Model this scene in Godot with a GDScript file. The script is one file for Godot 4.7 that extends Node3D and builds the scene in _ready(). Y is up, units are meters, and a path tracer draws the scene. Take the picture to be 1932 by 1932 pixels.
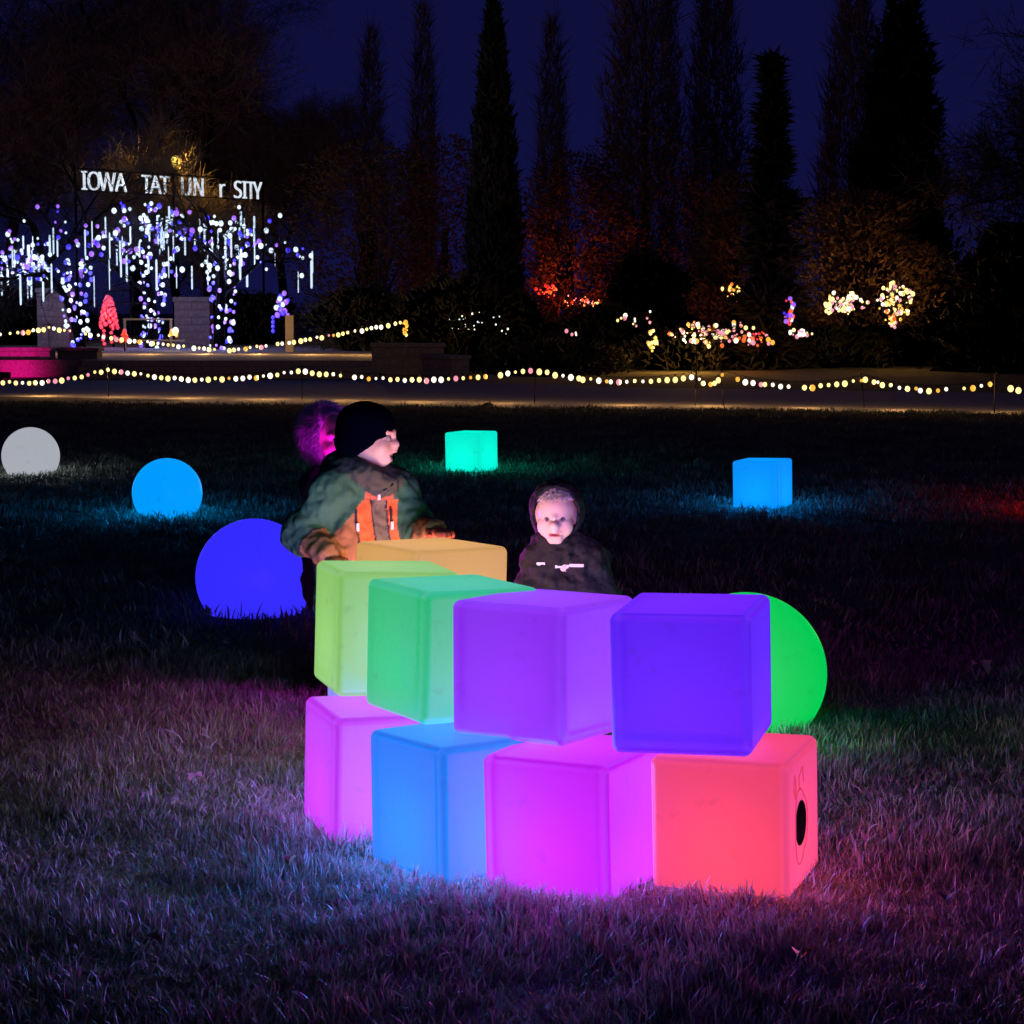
extends Node3D
# A lawn at nightfall: glowing play cubes and balls, three children behind the cube wall, string lights and lit trees at the back.

var rng := RandomNumberGenerator.new()
var used := {}

# ---------------------------------------------------------------- helpers
func numbered(called: String) -> String:
	var n: int = used.get(called, 0)
	used[called] = n + 1
	return called if n == 0 else "%s_%03d" % [called, n]

func tag(o: Node, label: String, category: String, group := "", kind := "") -> Node:
	o.set_meta("label", label)
	if category: o.set_meta("category", category)
	if group: o.set_meta("group", group)
	if kind: o.set_meta("kind", kind)
	return o

func thing(called: String, at: Vector3, label: String, category: String, group := "") -> Node3D:
	var o := Node3D.new()
	o.name = numbered(called)
	add_child(o)
	o.position = at
	tag(o, label, category, group)
	return o

func part(parent: Node, called: String, mesh: Mesh, material: Material, at := Transform3D()) -> MeshInstance3D:
	var o := MeshInstance3D.new()
	o.name = called if parent != self else numbered(called)
	o.mesh = mesh
	o.material_override = material
	o.transform = at
	parent.add_child(o, true)
	return o

func struct(called: String, mesh: Mesh, material: Material, at := Transform3D()) -> MeshInstance3D:
	var o := part(self, called, mesh, material, at)
	o.set_meta("kind", "structure")
	return o

func spot(x: float, y: float, d: float) -> Vector3:
	# a bearing across and a rise (the sighting scale of the survey) at a distance in metres
	return Vector3((x - 966.0) / 4097.0 * d, 1.439 - (y - 581.5) / 4097.0 * d, -d)

func lin(r: float, g: float, b: float) -> Color:
	return Color(r, g, b).linear_to_srgb()

func mat(c: Color, rough := 0.8) -> StandardMaterial3D:
	var m := StandardMaterial3D.new()
	m.albedo_color = c
	m.roughness = rough
	return m

func vcol(rough := 0.9) -> StandardMaterial3D:
	var m := StandardMaterial3D.new()
	m.vertex_color_use_as_albedo = true
	m.roughness = rough
	m.cull_mode = BaseMaterial3D.CULL_DISABLED
	return m

func glow(c: Color, e: float, base := Color(0.7, 0.7, 0.7)) -> StandardMaterial3D:
	var m := mat(base, 0.5)
	m.emission_enabled = true
	m.emission = c
	m.emission_energy_multiplier = e
	return m

func omni(parent: Node, at: Vector3, c: Color, e: float, size := 0.05) -> OmniLight3D:
	var l := OmniLight3D.new()
	l.name = "lamp"
	l.position = at
	l.light_color = c
	l.light_energy = e
	l.light_size = size
	l.omni_range = 30.0
	l.omni_attenuation = 2.0
	l.shadow_enabled = true
	parent.add_child(l, true)
	return l

func noise(freq: float, s := 1, oct := 4) -> FastNoiseLite:
	var n := FastNoiseLite.new()
	n.noise_type = FastNoiseLite.TYPE_SIMPLEX_SMOOTH
	n.frequency = freq
	n.seed = s
	n.fractal_octaves = oct
	return n

func noise_tex(freq: float, s: int, c0: Color, c1: Color, size := 512, as_normal := false, bump := 4.0, lo := 0.0, hi := 1.0) -> NoiseTexture2D:
	var t := NoiseTexture2D.new()
	t.width = size
	t.height = size
	t.seamless = true
	t.noise = noise(freq, s)
	if as_normal:
		t.as_normal_map = true
		t.bump_strength = bump
	else:
		var g := Gradient.new()
		g.offsets = PackedFloat32Array([lo, hi])
		g.colors = PackedColorArray([c0, c1])
		t.color_ramp = g
	return t

func tube(st: SurfaceTool, a: Vector3, b: Vector3, ra: float, rb: float, sides := 6, c := Color.WHITE, caps := false) -> void:
	var dir := (b - a).normalized()
	var u := dir.cross(Vector3.UP if absf(dir.y) < 0.9 else Vector3.RIGHT).normalized()
	var w := dir.cross(u)
	for i in sides:
		var t0 := TAU * i / sides
		var t1 := TAU * (i + 1) / sides
		var n0 := u * cos(t0) + w * sin(t0)
		var n1 := u * cos(t1) + w * sin(t1)
		for k in [[a + n0 * ra, n0], [b + n1 * rb, n1], [b + n0 * rb, n0], [a + n0 * ra, n0], [a + n1 * ra, n1], [b + n1 * rb, n1]]:
			st.set_color(c); st.set_normal(k[1]); st.add_vertex(k[0])
		if caps:
			for k in [[a, -dir], [a + n1 * ra, -dir], [a + n0 * ra, -dir], [b, dir], [b + n0 * rb, dir], [b + n1 * rb, dir]]:
				st.set_color(c); st.set_normal(k[1]); st.add_vertex(k[0])

func box(st: SurfaceTool, at: Transform3D, size: Vector3, c := Color.WHITE) -> void:
	var h := size / 2.0
	for ax in 3:
		for s in [-1.0, 1.0]:
			var n := Vector3.ZERO; n[ax] = s
			var u := Vector3.ZERO; u[(ax + 1) % 3] = 1.0
			var w := n.cross(u)
			var q := []
			for k in [[-1, -1], [-1, 1], [1, 1], [1, -1]]:
				q.append((n + u * k[0] + w * k[1]) * h)
			for i in [0, 1, 2, 0, 2, 3]:
				st.set_color(c); st.set_normal(at.basis * n); st.add_vertex(at * (q[i] as Vector3))

func begin() -> SurfaceTool:
	var st := SurfaceTool.new()
	st.begin(Mesh.PRIMITIVE_TRIANGLES)
	return st

# a box with rounded edges, h = half sizes, r = edge radius
func rounded_box(h: Vector3, r: float, fine := 5) -> ArrayMesh:
	var st := begin()
	var inner := h - Vector3.ONE * r
	for ax in 3:
		for s in [-1.0, 1.0]:
			var n := Vector3.ZERO; n[ax] = s
			var u := Vector3.ZERO; u[(ax + 1) % 3] = 1.0
			var w := n.cross(u)
			var hu: float = absf(h.dot(u.abs())); var hw: float = absf(h.dot(w.abs()))
			var lines := []
			for i in fine + 1: lines.append([-1.0, r * (1.0 - tan(PI / 4 * (1.0 - float(i) / fine)))])
			for i in fine + 1: lines.append([1.0, -r * (1.0 - tan(PI / 4 * float(i) / fine))])
			var grid := []
			for iu in lines.size():
				for iw in lines.size():
					var p: Vector3 = n * absf(h.dot(n.abs())) + u * (lines[iu][0] * hu + lines[iu][1]) + w * (lines[iw][0] * hw + lines[iw][1])
					var q := p.clamp(-inner, inner)
					var nn := (p - q).normalized()
					grid.append([q + nn * r, nn, Vector2(float(iu) / 11.0, float(iw) / 11.0)])
			var m := lines.size()
			for iu in m - 1:
				for iw in m - 1:
					for k in [iu * m + iw, iu * m + iw + 1, (iu + 1) * m + iw + 1, iu * m + iw, (iu + 1) * m + iw + 1, (iu + 1) * m + iw]:
						st.set_normal(grid[k][1]); st.set_uv(grid[k][2]); st.add_vertex(grid[k][0])
	return st.commit()

# a lathe round y: profile of (radius, height)
func lathe(profile: PackedVector2Array, sides := 48) -> ArrayMesh:
	var st := begin()
	st.set_smooth_group(0)
	for i in profile.size() - 1:
		for k in sides:
			var a := TAU * k / sides
			var b := TAU * (k + 1) / sides
			var p0 := Vector3(cos(a) * profile[i].x, profile[i].y, sin(a) * profile[i].x)
			var p1 := Vector3(cos(b) * profile[i].x, profile[i].y, sin(b) * profile[i].x)
			var p2 := Vector3(cos(b) * profile[i + 1].x, profile[i + 1].y, sin(b) * profile[i + 1].x)
			var p3 := Vector3(cos(a) * profile[i + 1].x, profile[i + 1].y, sin(a) * profile[i + 1].x)
			for p in [p0, p2, p1, p0, p3, p2]: st.add_vertex(p)
	st.index()
	st.generate_normals()
	return st.commit()

# ---------------------------------------------------------------- smooth bodies (surface nets over joined capsules and ellipsoids)
class Body:
	var kind := PackedInt32Array()
	var a := PackedVector3Array()
	var ba := PackedVector3Array()
	var ra := PackedFloat32Array()
	var dr := PackedFloat32Array()
	var cut := []
	var k := 0.03
	var wrinkle: FastNoiseLite
	var wrinkle_depth := 0.0
	var planes := []      # keep what lies below: n.dot(p) < d

	func cap(p: Vector3, q: Vector3, r0: float, r1: float) -> void:
		kind.append(0); a.append(p); ba.append(q - p); ra.append(r0); dr.append(r1 - r0)
	func ell(c: Vector3, r: Vector3) -> void:
		kind.append(1); a.append(c); ba.append(r); ra.append(0); dr.append(0)
	func one(i: int, p: Vector3) -> float:
		var q := p - a[i]
		if kind[i] == 0:
			var b := ba[i]
			var t := clampf(q.dot(b) / maxf(b.length_squared(), 1e-9), 0.0, 1.0)
			return (q - b * t).length() - ra[i] - dr[i] * t
		var r := ba[i]
		var k0 := (q / r).length()
		var k1 := (q / (r * r)).length()
		return k0 * (k0 - 1.0) / maxf(k1, 1e-6)
	func at(p: Vector3) -> float:
		var d := 10.0
		for i in kind.size():
			var e := one(i, p)
			var h := maxf(k - absf(d - e), 0.0) / k
			d = minf(d, e) - h * h * k * 0.25
		for c in cut:
			var e: float = (c[1] as float) - (p - (c[0] as Vector3)).length() if c.size() == 2 else 0.0
			if c.size() == 3:
				var q: Vector3 = (p - (c[0] as Vector3)) / (c[1] as Vector3)
				e = (1.0 - q.length()) * (c[1] as Vector3)[(c[1] as Vector3).min_axis_index()]
			var h := maxf(0.008 - absf(d - e), 0.0) / 0.008
			d = maxf(d, e) + h * h * 0.002
		for pl in planes:
			d = maxf(d, (pl[0] as Vector3).dot(p) - (pl[1] as float))
		if wrinkle_depth > 0.0 and absf(d) < 0.05:
			d += wrinkle.get_noise_3dv(p) * wrinkle_depth
		return d
	func nearest(p: Vector3) -> int:
		var best := 10.0
		var n := 0
		for i in kind.size():
			var e := one(i, p)
			if e < best:
				best = e; n = i
		return n
	func box() -> AABB:
		var b := AABB()
		var first := true
		for i in kind.size():
			var r := maxf(ra[i], ra[i] + dr[i])
			for p in ([a[i], a[i] + ba[i]] if kind[i] == 0 else [a[i] - ba[i], a[i] + ba[i]]):
				var one_box := AABB(p - Vector3.ONE * r, Vector3.ONE * 2 * r)
				b = one_box if first else b.merge(one_box)
				first = false
		return b.grow(k * 0.4 + 0.01)
	func mesh(st: SurfaceTool, cell: float, color: Callable, tf := Transform3D()) -> void:
		var b := box()
		var n := Vector3i((b.size / cell).ceil()) + Vector3i.ONE * 5
		n = (n / 4 + Vector3i.ONE) * 4
		var v := PackedFloat32Array()
		v.resize(n.x * n.y * n.z)
		var sy := n.x
		var sz := n.x * n.y
		var near := []
		for bz in n.z / 4:
			for by in n.y / 4:
				for bx in n.x / 4:
					var c0 := at(b.position + (Vector3(bx, by, bz) * 4 + Vector3.ONE * 1.5) * cell)
					var full := absf(c0) < cell * 4.6 + 0.004
					if full: near.append(Vector3i(bx, by, bz))
					for z in range(bz * 4, bz * 4 + 4):
						for y in range(by * 4, by * 4 + 4):
							var row := z * sz + y * sy
							for x in range(bx * 4, bx * 4 + 4):
								v[row + x] = at(b.position + Vector3(x, y, z) * cell) if full else c0
		var id := PackedInt32Array()
		id.resize(v.size())
		id.fill(-1)
		var pts := PackedVector3Array()
		var nor := PackedVector3Array()
		var offs := [0, 1, sy, sy + 1, sz, sz + 1, sz + sy, sz + sy + 1]
		var cells := []
		for blk: Vector3i in near:
			for z in range(blk.z * 4, mini(blk.z * 4 + 4, n.z - 1)):
				for y in range(blk.y * 4, mini(blk.y * 4 + 4, n.y - 1)):
					for x in range(blk.x * 4, mini(blk.x * 4 + 4, n.x - 1)):
						var at0 := z * sz + y * sy + x
						var s0 := v[at0] < 0
						var mixed := false
						for o in range(1, 8):
							if (v[at0 + offs[o]] < 0) != s0:
								mixed = true
								break
						if not mixed: continue
						var w := []
						for o in 8: w.append(v[at0 + offs[o]])
						var sum := Vector3.ZERO
						var cnt := 0
						for e in [[0, 1], [2, 3], [4, 5], [6, 7], [0, 2], [1, 3], [4, 6], [5, 7], [0, 4], [1, 5], [2, 6], [3, 7]]:
							var d0: float = w[e[0]]
							var d1: float = w[e[1]]
							if (d0 < 0) != (d1 < 0):
								var t := d0 / (d0 - d1)
								var p0 := Vector3(e[0] & 1, (e[0] >> 1) & 1, e[0] >> 2)
								var p1 := Vector3(e[1] & 1, (e[1] >> 1) & 1, e[1] >> 2)
								sum += p0.lerp(p1, t)
								cnt += 1
						id[at0] = pts.size()
						cells.append(Vector4i(x, y, z, at0))
						pts.append(b.position + (Vector3(x, y, z) + sum / cnt) * cell)
						nor.append(Vector3(w[1] + w[3] + w[5] + w[7] - w[0] - w[2] - w[4] - w[6], w[2] + w[3] + w[6] + w[7] - w[0] - w[1] - w[4] - w[5], w[4] + w[5] + w[6] + w[7] - w[0] - w[1] - w[2] - w[3]).normalized())
		var cols := PackedColorArray()
		for i in pts.size(): cols.append(color.call(pts[i], nor[i]))
		var step := [1, sy, sz]
		for c: Vector4i in cells:
			for ax in 3:
				var i0 := c.w
				if i0 + step[ax] >= v.size(): continue
				var inside := v[i0] < 0
				if inside == (v[i0 + step[ax]] < 0): continue
				var s1: int = step[(ax + 1) % 3]
				var s2: int = step[(ax + 2) % 3]
				if i0 - s1 - s2 < 0: continue
				var q := [id[i0], id[i0 - s1], id[i0 - s1 - s2], id[i0 - s2]]
				if q.min() < 0: continue
				for kk in ([0, 2, 1, 0, 3, 2] if inside else [0, 1, 2, 0, 2, 3]):
					st.set_color(cols[q[kk]])
					st.set_normal(tf.basis * nor[q[kk]])
					st.add_vertex(tf * pts[q[kk]])

func plain_color(c: Color) -> Callable:
	return func(_p: Vector3, _n: Vector3) -> Color: return c

# ---------------------------------------------------------------- trees and shrubs
var perches := []

func limb(wood: SurfaceTool, twigs: SurfaceTool, p: Vector3, dir: Vector3, length: float, r: float, level: int, top: int, g: RandomNumberGenerator, spread: float, rise: float, fine: int) -> void:
	var q := p
	var d := dir
	var n := 3
	var st := wood if level < 2 else twigs
	for i in n:
		var nd := (d + Vector3(g.randfn(0, 0.13), g.randfn(0, 0.1) + rise * 0.1, g.randfn(0, 0.13))).normalized()
		var e := q + nd * length / n
		var r0 := r * lerpf(1.0, 0.62, float(i) / n)
		var r1 := r * lerpf(1.0, 0.62, float(i + 1) / n)
		var shade := 0.8 + 0.4 * g.randf()
		tube(st, q, e, r0, r1, 7 if level == 0 else 5 if level < 3 else 3, Color(shade, shade, shade))
		if level < top and (i > 0 or level > 0):
			for k in (2 if i == n - 1 else 1 + int(g.randf() < 0.5)):
				var side := nd.cross(Vector3(g.randfn(0, 1), g.randfn(0, 1), g.randfn(0, 1))).normalized()
				var cd := (nd * (1.0 - spread) + side * spread * g.randf_range(0.8, 1.3) + Vector3.UP * rise * 0.25).normalized()
				limb(wood, twigs, e, cd, length * g.randf_range(0.55, 0.78), r1 * g.randf_range(0.5, 0.7), level + 1, top, g, spread, rise, fine)
		if level >= top - 1:
			for k in fine:
				var td := (nd * 0.7 + Vector3(g.randfn(0, 0.5), g.randfn(0, 0.4) + rise * 0.3, g.randfn(0, 0.5))).normalized()
				var sd := td.cross(Vector3(g.randfn(0, 1), g.randfn(0, 1), g.randfn(0, 1))).normalized()
				var o := q.lerp(e, g.randf())
				var tl := (0.35 + 0.6 * g.randf()) * minf(1.0, length * 2.5)
				for v in [o - sd * 0.011, o + td * tl, o + sd * 0.011]:
					twigs.set_color(Color(shade, shade, shade)); twigs.set_normal(sd.cross(td)); twigs.add_vertex(v)
		if level >= 1: perches.append(e)
		q = e
		d = nd

func bare_tree(called: String, at: Vector3, height: float, r: float, levels: int, s: int, bark: Color, label: String, lean := Vector3.ZERO, spread := 0.55, rise := 0.6, fine := 3) -> Node3D:
	var t := thing(called, at, label, "tree")
	var g := RandomNumberGenerator.new()
	g.seed = s
	var wood := begin()
	var twigs := begin()
	perches = []
	limb(wood, twigs, Vector3(0, -0.1, 0), (Vector3.UP + lean).normalized(), height * 0.42, r, 0, levels, g, spread, rise, fine)
	var m := vcol(0.9)
	m.albedo_color = bark
	part(t, "trunk", wood.commit(), m)
	part(t, "crown", twigs.commit(), m)
	return t

func crown_mesh(s: int, n: int, height: float, base: float, shape: Callable, leaf: Vector2, up: float, c0: Color, c1: Color, rough_edge := 0.25, core := 0.72) -> ArrayMesh:
	var g := RandomNumberGenerator.new()
	g.seed = s
	var lumps := noise(0.9, s, 3)
	var st := begin()
	for i in n:
		var f := g.randf()
		for k in 6:
			if g.randf() < (shape.call(f) as float) / (shape.call(0.0) as float + 0.3) or k == 5: break
			f = g.randf()
		var a := g.randf() * TAU
		var out := Vector3(cos(a), 0, sin(a))
		var r: float = (shape.call(f) as float) * (1.0 + rough_edge * 2.0 * lumps.get_noise_3d(out.x * 1.2, f * height * 0.8, out.z * 1.2))
		var p := out * r * sqrt(g.randf_range(0.25, 1.0)) + Vector3.UP * (base + f * height)
		var d := (out * (1.0 - up) + Vector3.UP * up + Vector3(g.randfn(0, 0.35), g.randfn(0, 0.35), g.randfn(0, 0.35))).normalized()
		var side := d.cross(Vector3(g.randfn(0, 1), g.randfn(0, 1), g.randfn(0, 1))).normalized()
		var l := leaf.x * g.randf_range(0.5, 1.3)
		var w := leaf.y * g.randf_range(0.6, 1.3)
		var c := c0.lerp(c1, clampf(lumps.get_noise_3d(p.x, p.y, p.z) + 0.5 + g.randf_range(-0.3, 0.3), 0, 1))
		var nn := side.cross(d)
		for v in [p - side * w * 0.5, p + d * l, p + side * w * 0.5]:
			st.set_color(c); st.set_normal(nn); st.add_vertex(v)
	if core > 0:
		for i in 14:
			for k in 10:
				var q := []
				for e in [[i, k], [i + 1, k], [i + 1, k + 1], [i, k + 1]]:
					var f: float = e[0] / 14.0 * 0.94
					var a: float = TAU * e[1] / 10.0
					var r: float = (shape.call(f) as float) * core * (1.0 + rough_edge * 2.0 * lumps.get_noise_3d(cos(a) * 1.2, f * height * 0.8, sin(a) * 1.2))
					q.append(Vector3(cos(a) * r, base + f * height, sin(a) * r))
				var nn := Vector3(cos(TAU * (k + 0.5) / 10.0), 0.1, sin(TAU * (k + 0.5) / 10.0))
				for e in [0, 1, 2, 0, 2, 3]:
					st.set_color(c0); st.set_normal(nn); st.add_vertex(q[e])
	return st.commit()

func leafy(called: String, at: Vector3, trunk_r: float, crown: ArrayMesh, base: float, height: float, label: String, category := "tree", group := "") -> Node3D:
	var t := thing(called, at, label, category, group)
	var st := begin()
	tube(st, Vector3(0, -0.1, 0), Vector3(0, base + height * 0.5, 0), trunk_r, trunk_r * 0.5, 8)
	for k in 3: tube(st, Vector3(0, base * 0.7, 0), Vector3(cos(k * 2.1) * trunk_r * 5, base + height * 0.3, sin(k * 2.1) * trunk_r * 5), trunk_r * 0.5, trunk_r * 0.2, 6)
	part(t, "trunk" if category == "tree" else "stem", st.commit(), mat(lin(0.06, 0.05, 0.04), 0.95))
	var m := vcol(0.85)
	m.backlight_enabled = true
	m.backlight = lin(0.25, 0.25, 0.25)
	part(t, "crown" if category == "tree" else "foliage", crown, m)
	return t

# ---------------------------------------------------------------- festoons and bulbs
var bulb_mesh: SphereMesh
var bulb_mats := {}

func bulb_mat(kind: String) -> StandardMaterial3D:
	if not bulb_mats.has(kind):
		var d := {"warm": [Color(1.0, 0.88, 0.55), 1.7], "white": [Color(1.0, 0.96, 0.86), 1.7], "gold": [Color(1.0, 0.72, 0.22), 1.1], "pink": [Color(1.0, 0.6, 0.7), 1.0], "cold": [Color(0.86, 0.95, 1.0), 1.25], "blue": [Color(0.16, 0.1, 1.0), 1.3], "violet": [Color(0.6, 0.35, 1.0), 1.2], "red": [Color(1.0, 0.12, 0.1), 1.0], "orange": [Color(1.0, 0.42, 0.12), 0.9]}
		bulb_mats[kind] = glow(d[kind][0], d[kind][1], lin(0.4, 0.4, 0.4))
	return bulb_mats[kind]

func bulb(parent: Node, at: Vector3, r: float, kind: String) -> void:
	part(parent, "bulb", bulb_mesh, bulb_mat(kind), Transform3D(Basis().scaled(Vector3(r, r * 1.15, r)), at))

func festoon(points: Array, sag: float, gap: float, label: String, r: float, lamp: float) -> void:
	var t := thing("string_lights", points[0], label, "string lights", "strings of warm bulbs fencing the lawn")
	var st := begin()
	var last := Vector3.ZERO
	var run := gap * 0.5
	var since := 0.0
	for i in points.size() - 1:
		var p: Vector3 = points[i] - points[0]
		var q: Vector3 = points[i + 1] - points[0]
		var n := int((q - p).length() / 0.06)
		for k in n:
			var f := float(k + 1) / n
			var e := p.lerp(q, f) - Vector3.UP * sag * 4.0 * f * (1.0 - f)
			tube(st, last, e, 0.004, 0.004, 3, Color(0.02, 0.03, 0.02))
			run += (e - last).length()
			since += (e - last).length()
			last = e
			if run > gap:
				run = rng.randf_range(-0.25, 0.25) * gap
				if rng.randf() < 0.04: continue
				var kind: String = ["warm", "warm", "warm", "warm", "white", "white", "gold", "warm", "white", "warm", "pink", "white"][rng.randi() % 12]
				var size := r * (rng.randf_range(0.55, 0.75) if rng.randf() < 0.35 else rng.randf_range(0.85, 1.2))
				var b := e - Vector3(0, 0.03 + size + rng.randf() * 0.02, rng.randf_range(-0.02, 0.02))
				tube(st, e, b + Vector3.UP * size, 0.006, 0.006, 4, Color(0.02, 0.03, 0.02))
				bulb(t, b, size, kind)
				if since > 1.3:
					since = 0.0
					omni(t, b, Color(1.0, 0.75, 0.42), lamp, size * 0.8)
	part(t, "wire", st.commit(), vcol())

func stake(at: Vector3, h: float, lean: float, label: String) -> void:
	var st := begin()
	tube(st, Vector3(0, -0.1, 0), Vector3(lean, h, 0), 0.009, 0.009, 6, Color.WHITE, true)
	tube(st, Vector3(lean, h - 0.03, 0), Vector3(lean + 0.03, h + 0.02, 0), 0.006, 0.004, 5, Color.WHITE, true)
	var o := part(self, "light_stake", st.commit(), mat(lin(0.3, 0.28, 0.25), 0.6), Transform3D(Basis(), at))
	tag(o, label, "stake", "stakes holding up the string lights")

func bulb_cloud(called: String, at: Vector3, half: Vector3, n: int, kinds: Array, r: float, lamp: float, lamp_color: Color, label: String, category := "fairy lights") -> Node3D:
	var t := thing(called, at, label, category)
	var st := begin()
	var last := Vector3.ZERO
	for i in n:
		var v := Vector3(rng.randf_range(-1, 1), rng.randf_range(-1, 1), rng.randf_range(-1, 1)).normalized() * pow(rng.randf(), 0.5) * 1.15
		var p := v * half
		bulb(t, p, r * (rng.randf_range(0.4, 0.7) if rng.randf() < 0.4 else rng.randf_range(0.8, 1.35)), kinds[rng.randi() % kinds.size()])
		tube(st, last, p, 0.006, 0.006, 3, Color(0.02, 0.03, 0.02))
		last = p
		if i == n / 2 and lamp > 0: omni(t, p, lamp_color, lamp, r * 0.8)
	part(t, "wire", st.commit(), vcol())
	return t

func block_wall(called: String, at: Transform3D, size: Vector3, base: Color, label: String, category: String, cap := 0.08) -> Node3D:
	var t := thing(called, at.origin, label, category)
	t.basis = at.basis
	var m := mat(base, 0.9)
	m.albedo_texture = noise_tex(0.03, 31, Color(0.75, 0.75, 0.75), Color(1, 1, 1), 256)
	m.uv1_triplanar = true
	var rows := maxi(1, int(size.y / 0.2))
	var cols := maxi(1, int(size.x / 0.55))
	var meshes := []
	var st0 := begin()
	box(st0, Transform3D(Basis(), Vector3(0, size.y * 0.5, 0)), Vector3(size.x - 0.03, size.y, size.z - 0.03))
	part(t, "mortar", st0.commit(), mat(base * 0.8, 0.95))
	var bw := size.x / cols
	var bh := size.y / rows
	var full := rounded_box(Vector3(bw - 0.012, bh - 0.012, size.z) * 0.5, 0.012, 2)
	var half := rounded_box(Vector3(bw * 0.5 - 0.012, bh - 0.012, size.z) * 0.5, 0.012, 2)
	for y in rows:
		var off := y % 2
		for x in cols + off:
			var is_half := off == 1 and (x == 0 or x == cols)
			var px := -size.x * 0.5 + (bw * (x + 0.5) if off == 0 else bw * 0.25 if x == 0 else size.x - bw * 0.25 if x == cols else bw * x)
			part(t, "stone_block", half if is_half else full, m, Transform3D(Basis(), Vector3(px, bh * (y + 0.5), rng.randf_range(-0.006, 0.006))))
	if cap > 0:
		part(t, "coping", rounded_box(Vector3(size.x + 0.06, cap, size.z + 0.08) * 0.5, 0.015, 2), m, Transform3D(Basis(), Vector3(0, size.y + cap * 0.5 + 0.002, 0)))
	return t

func sheet(outline: PackedVector2Array, y: float) -> ArrayMesh:
	var st := begin()
	var idx := Geometry2D.triangulate_polygon(outline)
	for i in idx.size() / 3:
		var q := [outline[idx[i * 3]], outline[idx[i * 3 + 1]], outline[idx[i * 3 + 2]]]
		if (q[1] - q[0]).cross(q[2] - q[0]) < 0: q.reverse()
		for v: Vector2 in q:
			st.set_normal(Vector3.UP); st.add_vertex(Vector3(v.x, y, v.y))
	return st.commit()

func ordinal(n: int) -> String:
	var ones := ["", "first", "second", "third", "fourth", "fifth", "sixth", "seventh", "eighth", "ninth", "tenth", "eleventh", "twelfth", "thirteenth", "fourteenth", "fifteenth", "sixteenth", "seventeenth", "eighteenth", "nineteenth", "twentieth"]
	return ones[n] if n <= 20 else "thirtieth" if n == 30 else "twenty-" + ones[n - 20]

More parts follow.
